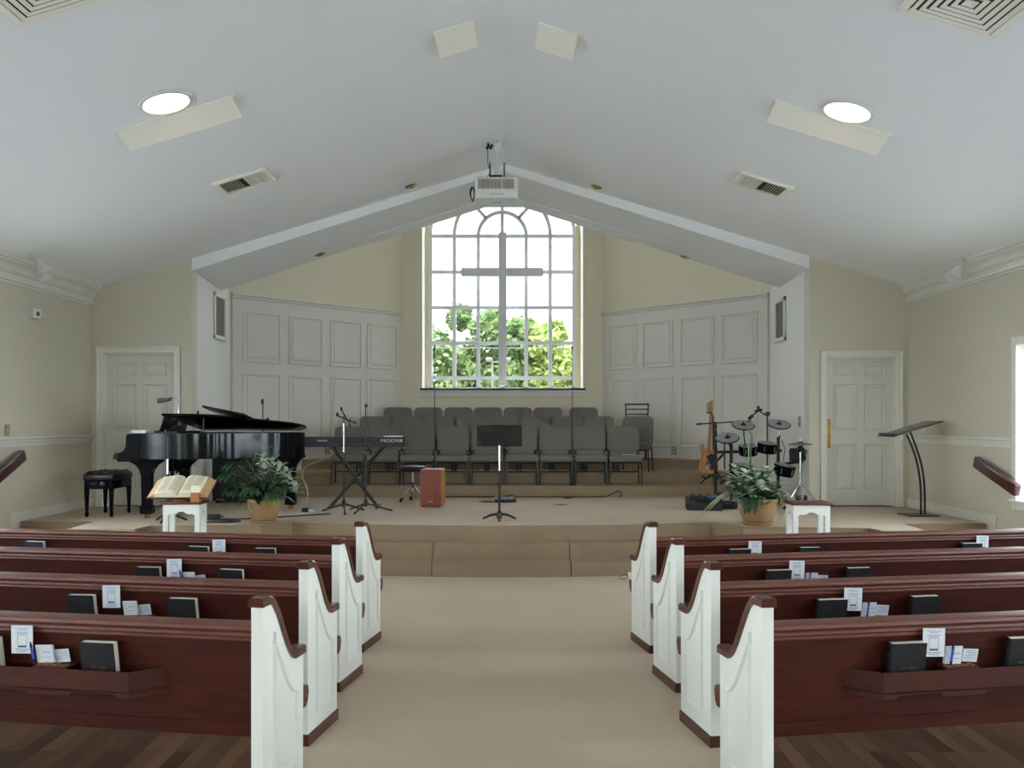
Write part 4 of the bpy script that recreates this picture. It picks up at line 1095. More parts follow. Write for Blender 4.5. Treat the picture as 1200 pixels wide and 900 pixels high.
# drum throne in the middle
Y = 12.6; zz = wz(548, Y)-PT
st = thing('round_stool', 'round black padded stool on chrome tripod legs, left of the box drum', 'stool', (wx(483.5, Y), Y, PT))
MB().lathe([(0, zz-.05), (.17, zz-.05), (.195, zz-.035), (.2, zz-.005), (.19, zz+.018), (.15, zz+.026), (0, zz+.028)], n=36).build('seat', M['felt'], st)
MB().tube([(0, 0, .16), (0, 0, zz-.05)], .016, 12).build('post', M['chrome'], st)
MB().lathe([(0, .2), (.025, .2), (.025, .27), (0, .27)], n=12).build('height_clamp', M['black'], st)
for q in range(3):
    a = -2.4 + q*2*PI/3
    lg = MB().tube([(0, 0, .25), (.2*math.cos(a), .2*math.sin(a), .03)], .011, 8).tube([(0, 0, .12), (.1*math.cos(a), .1*math.sin(a), .14)], .007, 6).build('leg', M['chrome'], st)
    MB().tube([(.18*math.cos(a), .18*math.sin(a), .055), (.215*math.cos(a), .215*math.sin(a), .01)], .02, 8).build('rubber_foot', M['blackrubber'], lg)
# cajon
Y = 11.75; w_ = wx(517.5, Y)-wx(493, Y); h_ = wz(550, Y)-PT
cj = thing('cajon', 'reddish wooden box drum with pale wooden side', 'drum', (wx(504.6, Y), Y, PT), R(-7))
MB().bx(-w_/2, w_/2, .006, .29, .012, h_, .006, 1).build('body', M['cajonside'], cj)
MB().bx(-w_/2, w_/2, .0, .006, .012, h_-.002, .002, 1).build('front_plate', M['cajon'], cj)
m = MB()
for a in (-1, 1):
    for i in range(6): m.lathe([(0, 0), (.004, 0), (.003, .002), (0, .003)], (a*(w_/2-.014), 0, .04+i*(h_-.06)/5), 8, Euler((PI/2, 0, 0)).to_matrix().to_4x4())
m.build('screw', M['chrome'], cj)
m = MB().tube([(-.03+.012*i, -.001, .075+.006*math.sin(i*2.1)) for i in range(6)], .0022, 4); m.build('logo', M['paper'], cj)
m = MB()
for a in (-1, 1):
    for b in (.04, .25): m.lathe([(0, 0), (.016, 0), (.016, .013), (0, .013)], (a*(w_/2-.03), b, 0), 10)
m.build('foot', M['blackrubber'], cj)

# ------------------------------------------------------------------ music stand
Y = 10.2; k = Y/F
ms = thing('music_stand', 'black music stand at the centre front of the platform', 'music stand', (wx(585.2, Y), Y, PT))
zb_, zt_ = wz(521.5, Y)-PT, wz(498, Y)-PT
hh = (zt_-zb_)/math.cos(R(22)); dw = 53*k
mtd = Matrix.Translation((0, -.02, zb_)) @ Euler((R(-22), 0, 0)).to_matrix().to_4x4()
d = MB().bx(-dw/2, dw/2, 0, .004, 0, hh, .0015, 1); bmesh.ops.transform(d.b, matrix=mtd, verts=d.b.verts); d = d.build('desk', M['black'], ms)
lp_ = MB().bx(-dw/2, dw/2, 0, .05, 0, .004).bx(-dw/2, dw/2, .046, .05, 0, .02); bmesh.ops.transform(lp_.b, matrix=mtd, verts=lp_.b.verts); lp_.build('ledge', M['black'], d, 0)
MB().tube([(0, 0, .03), (0, 0, zb_*.62)], .014, 12).build('lower_tube', M['black'], ms)
MB().tube([(0, 0, zb_*.6), (0, 0, zb_+.02)], .009, 12).build('chrome_tube', M['chrome'], ms)
MB().box((0, -.03, zb_+.06), (.03, .04, .1), (R(-22), 0, 0), .006).build('tilt_bracket', M['black'], ms)
MB().lathe([(0, zb_*.6), (.02, zb_*.6), (.02, zb_*.6+.05), (0, zb_*.6+.05)], n=12).build('height_clutch', M['black'], ms)
for a in (R(-90), R(20), R(160)):
    MB().tube([(0, 0, .075), (.1*math.cos(a), .1*math.sin(a), .06), (.2*math.cos(a), .2*math.sin(a), .014)], [.018, .016, .011], 8).build('leg', M['black'], ms)
MB().lathe([(0, .02), (.03, .02), (.03, .09), (.018, .11), (0, .11)], n=14).build('hub', M['black'], ms)
# pedal boards and cables on the floor
def pedal_box(px, Y, z, w, d, h, label, name='effects_pedal'):
    t = thing(name, label, 'stage gear', (wx(px, Y), Y, z))
    MB().prism([(-d/2, 0), (d/2, 0), (d/2, h), (-d/2, h*.55)], 'x', -w/2, w/2).build('housing', M['blackplastic'], t, 0)
    m = MB()
    for i in range(3): m.lathe([(0, 0), (.018, 0), (.018, .012), (0, .012)], (-w*.3 + w*.3*i, -d*.15, h*.68), 12)
    m.build('foot_switch', M['chrome'], t)
    return t
pedal_box(592, 12.55, PT, .3, .16, .07, 'small black stage box with cables behind the music stand')
pts = [(-.17, .0, .008), (-.3, .05, .008), (-.36, .0, .008), (-.28, -.06, .008), (-.1, -.1, .008), (.05, -.11, .01), (.16, -.04, .07), (.1, .05, .1), (0, .02, .08)]
o = MB().tube(pts, .006, 6).build('stage_cable', M['cable'], loc=(wx(592, 12.5), 12.5, PT)); tag(o, 'short looped black cable around the small stage box', 'cable')
def sm3(pts, n=5):
    a = [(p[0], p[1]) for p in pts]; b = [(p[0], p[2]) for p in pts]
    A, B_ = smooth_curve(a, n), smooth_curve(b, n); return [(p[0], p[1], q[1]) for p, q in zip(A, B_)]
def cable(pts, r, label, m='cable', name='floor_cable'):
    p0 = Vector(pts[0]); o = MB().tube([Vector(p)-p0 for p in sm3(pts)], r, 6).build(name, M[m], loc=tuple(p0)); return tag(o, label, 'cable')
zc_ = PT+.008
cable([(wx(522, 13.3), 13.33, zc_), (wx(600, 13.3), 13.3, zc_), (wx(660, 13.3), 13.32, zc_), (wx(705, 13.3), 13.3, zc_), (wx(716, 13.3), 13.27, zc_+.04), (wx(724, 13.3), 13.27, zc_+.09), (wx(728, 13.3), 13.25, zc_+.03), (wx(726, 13.2), 13.2, zc_)], .009, 'long black cable lying along the foot of the choir tiers, looped at one end')
cable([(wx(668, 13.4), 13.37, zc_), (wx(664, 13.2), 13.2, zc_), (wx(662, 13.1), 13.05, zc_), (wx(670, 13.1), 13.1, zc_)], .007, 'thin black cable dangling below the drum-side choir microphone')
cable([(wx(237, 10.4), 10.35, zc_), (wx(262, 10.3), 10.27, zc_), (wx(290, 10.3), 10.3, zc_), (wx(330, 10.5), 10.5, zc_), (wx(358, 10.7), 10.68, zc_), (wx(388, 10.9), 10.85, zc_)], .008, 'black cable running across the platform behind the left potted plant')
cable([(wx(238, 9.95), 9.98, zc_), (wx(255, 10), 9.95, zc_), (wx(270, 9.95), 9.98, zc_), (wx(280, 10.05), 10.08, zc_), (wx(250, 10.1), 10.15, zc_), (wx(240, 10.1), 10.2, zc_)], .009, 'looped black cable on the platform edge between the open Bible and potted plant')
cable([(wx(388, 11.5), 11.6, wz(530, 11.6)), (wx(376, 11.5), 11.62, wz(538, 11.6)), (wx(358, 11.5), 11.6, wz(546, 11.6)), (wx(352, 11.5), 11.6, wz(556, 11.6)), (wx(355, 11.5), 11.6, wz(566, 11.6)), (wx(360, 11.5), 11.55, wz(578, 11.55)), (wx(357, 11.4), 11.45, zc_), (wx(366, 11.2), 11.2, zc_)], .006, 'cream cable hanging from the keyboard to the floor beside the piano tail', 'cablecream')
pb = thing('power_strip', 'small dark power block on the floor beside the piano tail', 'stage gear', (wx(361, 11.3), 11.15, PT)); MB().bx(-.04, .04, -.05, .05, 0, .05, .008, 1).build('housing', M['blackplastic'], pb); MB().bx(.04, .1, -.02, .02, .005, .03, .004, 1).build('plug', M['paper'], pb)
pb = thing('cable_adapter', 'black inline adapter on the floor in front of the piano', 'stage gear', (wx(250, 10.36), 10.42, PT)); MB().bx(-.08, .06, -.03, .03, 0, .05, .01, 2).build('housing', M['blackplastic'], pb); MB().tube([(.06, 0, .025), (.1, 0, .02)], .008, 8).build('strain_relief', M['blackrubber'], pb)
fb = thing('floor_outlet', 'flat carpeted floor outlet hatch on the platform, right of the music stand', 'floor outlet', (wx(657, 12.1), 12.1, PT), 0); MB().bx(-.09, .09, -.06, .06, 0, .006, .002, 1).build('hatch', M['carpet2'], fb); MB().bx(-.03, .03, -.065, -.055, .003, .009).build('finger_pull', M['grille'], fb)

# ------------------------------------------------------------------ guitar, stand, drum kit
Y = 13.55; k = Y/F
gt = thing('bass_guitar', 'natural wood bass guitar standing upright in a stand', 'guitar', (wx(829, Y), Y, wz(555, Y)), 0)
gt.rotation_euler = (R(-8), R(5.0), R(0))
bd = [(-.14, .06), (-.12, .02), (0, 0), (.12, .015), (.155, .08), (.15, .16), (.115, .23), (.12, .30), (.135, .38), (.105, .40), (.06, .36), (.0, .345), (-.05, .37), (-.085, .44), (-.115, .44), (-.125, .38), (-.105, .29), (-.115, .2)]
bs = smooth_curve(bd + [bd[0]], 4)[:-1]
m = MB().prism(bs, 'y', -.02, .022); bmesh.ops.bevel(m.b, geom=[e for e in m.b.edges if abs(e.verts[0].co.y-e.verts[1].co.y) < 1e-6], offset=.006, segments=2, affect='EDGES')
m.build('body', M['guitar'], gt, 40)
MB().prism(smooth_curve([(.02, .06), (.1, .07), (.125, .16), (.1, .25), (.06, .3), (.0, .28), (-.02, .22), (.03, .17), (.02, .06)], 4)[:-1], 'y', -.025, -.019).build('pickguard', M['black'], gt, 0)
MB().prism([(-.03, .3), (.03, .3), (.021, .92), (-.021, .92)], 'y', -.034, -.012).build('neck', M['maple'], gt)
m = MB()
for i in range(14): z = .92-.6*(1-.94**i)/(1-.94**20)*1.1; m.bx(-.024, .024, -.0365, -.034, z-.0015, z+.0015)
m.build('fret', M['chrome'], gt, 0)
MB().prism(smooth_curve([(-.021, .91), (-.045, .95), (-.05, 1.05), (-.03, 1.1), (.0, 1.12), (.02, 1.1), (.012, 1.06), (.028, 1.0), (.021, .91)], 3)[:-1], 'y', -.03, -.014).build('headstock', M['maple'], gt, 30)
m = MB()
for i in range(4): m.tube([(-.05, -.02, .97+i*.033), (-.075, -.02, .97+i*.033)], .008, 8)
m.build('tuning_peg', M['chrome'], gt)
m = MB()
for i in range(4): xx = -.012+.008*i; m.tube([(xx, -.0375, .1), (xx*.8, -.0375, .93)], .0008, 4)
m.build('string', M['chrome'], gt)
MB().bx(-.03, .03, -.03, -.019, .07, .1, .004, 1).build('bridge', M['chrome'], gt)
m = MB().bx(-.035, .035, -.03, -.019, .15, .175, .004, 1).bx(-.035, .035, -.03, -.019, .24, .265, .004, 1).build('pickup', M['black'], gt)
gs = thing('guitar_stand', 'black tubular guitar stand with neck yoke behind the bass guitar', 'stand', (wx(838, Y), Y+.13, T1))
zg = wz(488, Y)-T1
MB().tube([(0, 0, .1), (0, .0, zg*.9), (-.005, -.02, zg)], .011, 8).tube([(-.005, -.02, zg), (-.05, -.1, zg+.06), (-.1, -.16, zg+.055)], .009, 8).tube([(-.1, -.16, zg+.055), (-.14, -.2, zg+.06)], .012, 8).build('pole', M['black'], gs)
for a in (R(205), R(265), R(-20)):
    MB().tube([(0, -.02, .28), (.1*math.cos(a), .1*math.sin(a)-.02, .12), (.24*math.cos(a), .1*math.sin(a)-.03, .013)], .012, 8).build('leg', M['black'], gs)
MB().tube([(-.2, -.17, .13), (-.12, -.1, .1), (0, -.02, .16), (.05, -.12, .1), (.05, -.19, .13)], .014, 8).build('cradle', M['blackrubber'], gs)
# boom microphone stand by the guitar
Y = 12.75
mb = thing('microphone_stand', 'black microphone stand with long horizontal boom in front of the guitar', 'microphone stand', (wx(837.5, Y), Y, PT), 0, 'black microphone stands')
zz = wz(496, Y)-PT
MB().tube([(0, 0, .1), (0, 0, zz-.02)], .011, 10).build('pole', M['black'], mb)
MB().tube([(wx(817, Y)-wx(837.5, Y), 0, zz-.012), (wx(878, Y)-wx(837.5, Y), -.1, zz+.035)], .008, 8).build('boom_arm', M['black'], mb)
MB().tube([(wx(816, Y)-wx(837.5, Y), 0, zz-.013), (wx(822, Y)-wx(837.5, Y), 0, zz-.008)], .013, 8).build('counterweight', M['black'], mb)
MB().lathe([(0, zz-.09), (.03, zz-.09), (.035, zz-.03), (.025, zz+.02), (0, zz+.02)], n=12).build('boom_clamp', M['black'], mb)
MB().lathe([(0, 0), (.11, 0), (.11, .018), (.03, .03), (.014, .08), (0, .08)], n=24).build('foot', M['black'], mb)
MB().tube([(.01, -.012, .1), (.014, -.014, .5), (.01, -.012, zz-.1)], .02, 6).build('cable_bundle', M['cable'], mb)

KY = 12.15; k = KY/F; KX = wx(892, KY)
dk = thing('electronic_drum_kit', 'black electronic drum kit behind the right potted plant', 'drum kit', (KX, KY, PT))
def kp(px, py, dy=0.0): Yq = KY+dy; return (wx(px, Yq)-KX, dy, wz(py, Yq)-PT)
def padmesh(px, py, rpx, tilt, label, dy=0, name='cymbal_pad', roll=0):
    c = kp(px, py, dy); r = rpx*k
    mt = Euler((R(tilt), R(roll), 0)).to_matrix().to_4x4()
    p = MB().lathe([(0, -.012), (r*.7, -.012), (r, -.006), (r*1.02, .002), (r*.97, .008), (0, .008)], c, 36, mt).build(name, M['black'], dk)
    q = MB().lathe([(r*.93, .0085), (r*.9, .0105), (r*.28, .014), (r*.26, .009)], c, 36, mt).build('striking_face', M['pad'], p)
    MB().lathe([(r*.26, .008), (r*.2, .022), (r*.05, .028), (.012, .05), (0, .05)], c, 20, mt).build('bell', M['black'], p)
    return c
c1 = padmesh(871, 498.5, 13.3, 25, '', .1); c2 = padmesh(913, 497.5, 13.3, 25, '', .12); c3 = padmesh(852.5, 513.5, 13.6, 24, '', -.1, roll=-8)
# rack
fr = MB()
A_, B_, C_ = kp(857, 590, .0), kp(857, 528, .0), kp(916, 526, .05)
for (a, b) in (((857, 596), (857, 520)), ((912, 596), (912, 512)), ((947, 588), (945, 536))):
    fr.tube([kp(a[0], a[1], .05), kp(b[0], b[1], .05)], .022, 10)
fr.tube([kp(840, 530, .05), kp(875, 529, .12), kp(916, 528, .05)], .02, 10); fr.tube([kp(912, 545, .05), kp(930, 542, .0), kp(947, 540, -.05)], .02, 10)
fr.tube([kp(848, 532, .0), kp(832, 548, -.2)], .018, 8)
fr.tube([kp(853, 597, -.25), kp(858, 596, .35)], .018, 8); fr.tube([kp(912, 598, -.3), kp(912, 596, .3)], .018, 8)
fr.build('rack_frame', M['black'], dk)
cr_ = MB(); cr_.tube([c1, kp(872, 512, .08), kp(874, 528, .1)], .009, 8); cr_.build('cymbal_arm', M['black'], dk)
MB().tube([c2, kp(914, 509, .1), kp(911, 528, .06)], .011, 8).build('cymbal_arm', M['black'], dk)
MB().tube([c3, kp(855, 522, .0), kp(857, 530, .05)], .009, 8).build('cymbal_arm', M['black'], dk)
MB().tube([kp(849, 519, -.1), kp(849, 550, -.1)], .011, 8).build('rack_post', M['black'], dk)
m = MB(); m.tube([kp(913.5, 501, .1), kp(913.5, 510, .1)], .015, 10); m.tube([kp(872, 502, .1), kp(872, 509, .1)], .013, 10); m.build('chrome_joint', M['chrome'], dk)
def drum(px, py, r, h, tilt, roll, dy, name):
    c = kp(px, py, dy); mt = Euler((R(tilt), R(roll), 0)).to_matrix().to_4x4()
    p = MB().lathe([(0, -h), (r*.9, -h), (r, -h*.8), (r, -.02), (r*1.03, -.015), (r*1.03, .008), (r*.96, .012), (0, .006)], c, 32, mt).build(name, M['blackgloss'], dk)
    MB().lathe([(r*.95, .0125), (r*.5, .009), (0, .0085)], c, 32, mt).build('drum_head', M['pad'], p)
    for q in range(6):
        a = q*PI/3; MB().tube([mt @ Vector((r*1.01*math.cos(a), r*1.01*math.sin(a), -h*.7))+Vector(c), mt @ Vector((r*1.01*math.cos(a), r*1.01*math.sin(a), -.02))+Vector(c)], .006, 6).build('lug', M['chrome'], p)
drum(899.5, 520, .135, .12, 12, 4, -.05, 'tom_pad'); drum(877, 523, .13, .12, 12, -4, .12, 'tom_pad'); drum(920, 546, .14, .13, 10, 10, -.15, 'floor_tom_pad'); drum(868, 545, .15, .12, 6, 0, -.2, 'snare_pad')
md = MB().box(kp(937, 533, -.1), (.26, .1, .16), (R(-20), 0, R(-10)), .012); md = md.build('drum_module', M['blackplastic'], dk)
bdm = MB().box(kp(885, 570, .05), (.34, .2, .42), (R(-8), 0, 0), .03).tube([kp(872, 592, -.05), kp(880, 560, 0)], .016, 8).tube([kp(900, 592, -.05), kp(893, 560, 0)], .016, 8); bdm.build('kick_tower', M['blackplastic'], dk)
m = MB(); m.prism([(-.12, 0), (.13, 0), (.13, .03), (-.12, .012)], 'x', -.05, .05); bmesh.ops.transform(m.b, matrix=Matrix.Translation(kp(885, 600, -.3)), verts=m.b.verts); m.build('kick_pedal', M['chrome'], dk)
m = MB()
for (a, b, c) in ((880, 498, 0), (884, 512, 0), (862, 530, 0)): pass
m.tube([kp(878, 505, .1), kp(882, 512, .08), kp(883, 522, .08)], .005, 6); m.tube([kp(916, 516, .05), kp(920, 526, .0), kp(918, 540, -.1)], .005, 6); m.tube([kp(947, 530, -.05), kp(949, 548, -.05), kp(944, 580, -.05)], .005, 6)
m.build('trigger_cable', M['cable'], dk)
# overhead microphone on a stand behind the drums
Y = 12.62
om = thing('microphone_stand', 'black microphone stand with angled boom rising above the drum kit', 'microphone stand', (wx(899, Y), Y, PT), 0, 'black microphone stands')
zz = wz(485, Y)-PT; ox = lambda p: wx(p, Y)-wx(899, Y); oz = lambda p: wz(p, Y)-PT
MB().tube([(0, 0, .06), (0, 0, zz)], .01, 10).build('pole', M['black'], om)
MB().tube([(ox(902), 0, oz(484)), (ox(896), 0, oz(486)), (ox(889), 0, oz(481)), (ox(878), 0, oz(490))], .011, 8).build('boom_arm', M['black'], om)
MB().lathe([(0, -.035), (.03, -.035), (.035, 0), (.03, .035), (0, .035)], (ox(899), -.01, oz(485)), 12, Euler((PI/2, 0, 0)).to_matrix().to_4x4()).build('boom_clamp', M['black'], om)
MB().tube([(ox(889), 0, oz(482)), (ox(888.5), 0, oz(476))], [.014, .02], 8).tube([(ox(882), 0, oz(487)), (ox(877), 0, oz(491))], .024, 8).tube([(ox(885), 0, oz(482)), (ox(893), 0, oz(480))], .018, 8).build('microphone', M['black'], om)
MB().lathe([(0, 0), (.12, 0), (.12, .018), (.03, .03), (.014, .08), (0, .08)], n=24).build('foot', M['black'], om)
# hi-hat on chrome stand
Y = 11.5; hx = wx(938, Y)
hh_ = thing('hi_hat_stand', 'hi-hat pad on a chrome tripod stand beside the drum kit', 'cymbal stand', (hx, Y, PT))
zz = wz(520.5, Y)-PT; q_ = Y/F
p = MB().lathe([(0, -.014), (13.6*q_, -.006), (14*q_, .0), (9*q_, .012), (4*q_, .02), (2*q_, .034), (0, .036)], (0, 0, zz), 36).build('hi_hat_pad', M['black'], hh_)
MB().lathe([(13.2*q_, .0035), (8*q_, .0135), (4.4*q_, .0195)], (0, 0, zz), 36).build('striking_face', M['pad'], p)
MB().tube([(0, 0, .1), (0, 0, zz-.02)], .014, 12).build('chrome_tube', M['chrome'], hh_)
MB().tube([(0, 0, zz), (0, 0, zz+.09)], .004, 8).build('pull_rod', M['chrome'], hh_)
MB().lathe([(0, zz-.1), (.035, zz-.1), (.045, zz-.06), (.03, zz-.02), (0, zz-.02)], n=14).build('trigger_clutch', M['black'], hh_)
for a in (R(-150), R(-28), R(90)):
    lg = MB().tube([(0, 0, .33), (.09*math.cos(a), .09*math.sin(a), .25), (.27*math.cos(a), .27*math.sin(a)*.7, .02)], .011, 8).tube([(0, 0, .13), (.13*math.cos(a), .13*math.sin(a)*.7, .2)], .006, 6).build('leg', M['chrome'], hh_)
    MB().tube([(.25*math.cos(a), .25*math.sin(a)*.7, .04), (.285*math.cos(a), .285*math.sin(a)*.7, .012)], .018, 8).build('rubber_foot', M['blackrubber'], lg)
MB().lathe([(0, .3), (.03, .3), (.03, .38), (0, .38)], n=12).build('leg_collar', M['chrome'], hh_)
m = MB().bx(-.05, .05, -.22, .02, .02, .035, .004, 1).bx(-.06, -.045, -.08, .02, .02, .18).bx(.045, .06, -.08, .02, .02, .18); m.build('foot_pedal', M['black'], hh_)
MB().bx(.02, .09, .0, .06, zz-.12, zz-.07, .006, 1).build('controller_box', M['black'], hh_)
# gear bag left of the plant
Y = 11.5
gb = thing('pedal_board', 'black effects pedal board on the platform below the guitar', 'stage gear', (wx(820, Y), Y, PT), R(-8))
MB().prism([(-.2, 0), (.2, 0), (.2, .15), (-.2, .09)], 'x', -.17, .26).build('housing', M['blackplastic'], gb, 0)
m = MB()
for i in range(4): m.box((-.1+.1*i, .02, .135), (.07, .11, .05), (R(9), 0, 0), .006)
m.build('pedal_unit', M['black'], gb)
MB().box((.16, .0, .165), (.1, .09, .012), (R(9), 0, 0), .003).box((.05, .04, .168), (.05, .05, .01), (R(9), 0, 0), .003).build('display', M['screen'], gb)
m = MB()
for i in range(4): m.tube([(-.13+.1*i, .0, .16), (-.1+.1*i, -.05, .2), (-.05+.1*i, .0, .165)], .006, 6)
m.build('patch_cable', M['cable'], gb)
gb = thing('gear_bag', 'flat black gear bag on the platform behind the right potted plant', 'bag', (wx(851, Y), Y+.15, PT), 0)
MB().bx(-.16, .16, -.14, .14, 0, .09, .03, 3).build('bag_body', M['blackrubber'], gb); MB().tube([(-.08, -.13, .05), (-.06, -.16, .08), (.06, -.16, .08), (.08, -.13, .05)], .008, 6).build('carry_handle', M['black'], gb)

# ------------------------------------------------------------------ curved lectern
Y = 10.75
lc = thing('lectern', 'smoked-top lectern on two curved black legs near the right wall', 'lectern', (wx(1076, Y), Y, PT))
lx_ = lambda p: wx(p, Y)-wx(1076, Y); lz_ = lambda p: wz(p, Y)-PT
MB().bx(lx_(1058), lx_(1094), -.17, .17, 0, .012, .003, 1).build('base_plate', M['black'], lc)
for (o_, yy) in ((-1, -.05), (8, .05)):
    pts = [(lx_(1078+o_), yy, .01), (lx_(1077.5+o_), yy, lz_(570)), (lx_(1074+o_), yy, lz_(545)), (lx_(1068+o_), yy, lz_(525)), (lx_(1061+o_), yy, lz_(508.5+(-o_*.25)))]
    MB().tube(sm3(pts), .0125, 10).build('leg', M['black'], lc)
dt = MB().box((0, 0, 0), (.62, .46, .012), (0, R(-17), 0), .003)
bmesh.ops.transform(dt.b, matrix=Matrix.Translation((lx_(1066), 0, lz_(502.5))), verts=dt.b.verts); dt.build('reading_desk', M['smoke'], lc)
m = MB().tube([(lx_(1040), -.23, lz_(508.5)), (lx_(1040), .23, lz_(508.5))], .012, 8); m.build('ledge', M['black'], lc)

# ------------------------------------------------------------------ white tables and the open Bible
def table(px0, px1, py_top, Y, label, rz):
    w = wx(px1, Y)-wx(px0, Y); zt = wz(py_top, Y)
    t = thing('side_table', label, 'table', (wx((px0+px1)/2, Y), Y+w*.35, 0), rz, 'white tables before the platform')
    h = w/2
    MB().bx(-h*1.06, h*1.06, -h*.8, h*.8, zt-.028, zt, .006, 2).build('table_top', M['tabletop'], t)
    lw = .05
    for a in (-1, 1):
        for b in (-1, 1):
            MB().bx(a*(h*.93)-(lw if a > 0 else 0), a*(h*.93)+(lw if a < 0 else 0), b*h*.68-(lw if b > 0 else 0), b*h*.68+(lw if b < 0 else 0), 0, zt-.028, .003, 1).build('leg', M['pewwhite'], t)
    def apron(w2):
        n = 16; pts = [(-w2, zt-.03), (-w2, zt-.15)]
        for i in range(n+1):
            u = i/n; x = -w2+.035 + (2*w2-.07)*u; pts.append((x, zt-.15+.045*math.sin(PI*u)**.6 + .012*math.cos(4*PI*u)))
        return pts + [(w2, zt-.15), (w2, zt-.03)]
    for b in (-1, 1): MB().prism(apron(h*.86), 'y', b*h*.64-.009, b*h*.64+.009).build('apron', M['pewwhite'], t)
    for a in (-1, 1): MB().prism(apron(h*.64), 'x', a*h*.88-.009, a*h*.88+.009).build('apron', M['pewwhite'], t)
    return t, zt
t1, z1 = table(188.5, 234, 588, 9.0, 'white table with dark wooden top holding the open Bible', R(3))
t2, z2 = table(929, 975, 589, 9.0, 'white table with dark wooden top in front of platform, bare top', R(-2))
tx, ty = t1.location.x, t1.location.y
bs_ = thing('book_stand', 'small brass book stand under the open Bible on the white table', 'book stand', (tx-.02, ty-.02, z1))
MB().bx(-.1, .05, -.1, .02, 0, .018, .004, 1).bx(-.07, .03, -.06, .0, .018, .045, .004, 1).build('brass_foot', M['brass'], bs_)
MB().bx(-.03, .03, -.06, .05, .04, .06, .004, 1).bx(-.03, .03, .05, .065, .0, .09).build('easel', M['sill'], bs_)
ob = thing('open_bible', 'large open Bible with tan page edges lying on a book stand', 'book', (wx(208.5, 9.0), ty-.03, z1+.115))
ob.rotation_euler = (R(26), 0, R(2))
TW, BW = .225, .30
def pagecurve(u): return .012 + .05*math.sin(PI*min(1, u*1.0+.02))**.6*(1-u) + .03*u**.5
n = 14
m = MB(); fe = MB(); cvb = MB()
for s in (-1, 1):
    top = [(0, .012)] + [(s*TW*i/n, pagecurve(i/n)) for i in range(1, n+1)]
    m.prism([(0, -.004)] + top + [(s*TW, -.004)], 'y', -.15, .19)
    fe.prism([(s*TW, -.006), (s*TW, pagecurve(1)-.001), (s*BW, -.004)], 'y', -.1495, .1895)
m.build('page_block', M['pagesopen'], ob, 40); fe.build('fore_edge', M['pageedge'], ob, 0)
MB().bx(-BW*1.03, BW*1.03, -.16, .2, -.014, -.006, .003, 1).build('cover', M['sill'], ob)
m = MB()
for s in (-1, 1):
    for col in (0, 1):
        for r_ in range(16):
            u0 = .12 + .43*col; u1 = u0+.36 - (random.uniform(.0, .15) if r_ % 4 == 3 else 0)
            for seg in range(3):
                a, b = u0+(u1-u0)*seg/3, u0+(u1-u0)*(seg+1)/3
                yy = .16 - r_*.018
                vs = [m.b.verts.new((s*TW*q, y2, pagecurve(q)+.0022)) for q, y2 in ((a, yy), (b, yy), (b, yy+.006), (a, yy+.006))]; m.b.faces.new(vs)
m.build('print', M['bibleink'], ob, 0, norm=False)
wb = thing('wooden_box', 'small orange wooden box with white card on top, on the Bible table', 'box', (wx(229.5, 8.98), ty-.14, z1))
MB().bx(-.045, .045, -.05, .05, 0, .095, .005, 1).build('box_body', M['orange'], wb)
c = MB().box((0, -.02, .128), (.092, .012, .07), (R(-12), 0, 0)); c.build('white_card', M['pagesopen'], wb, 0)

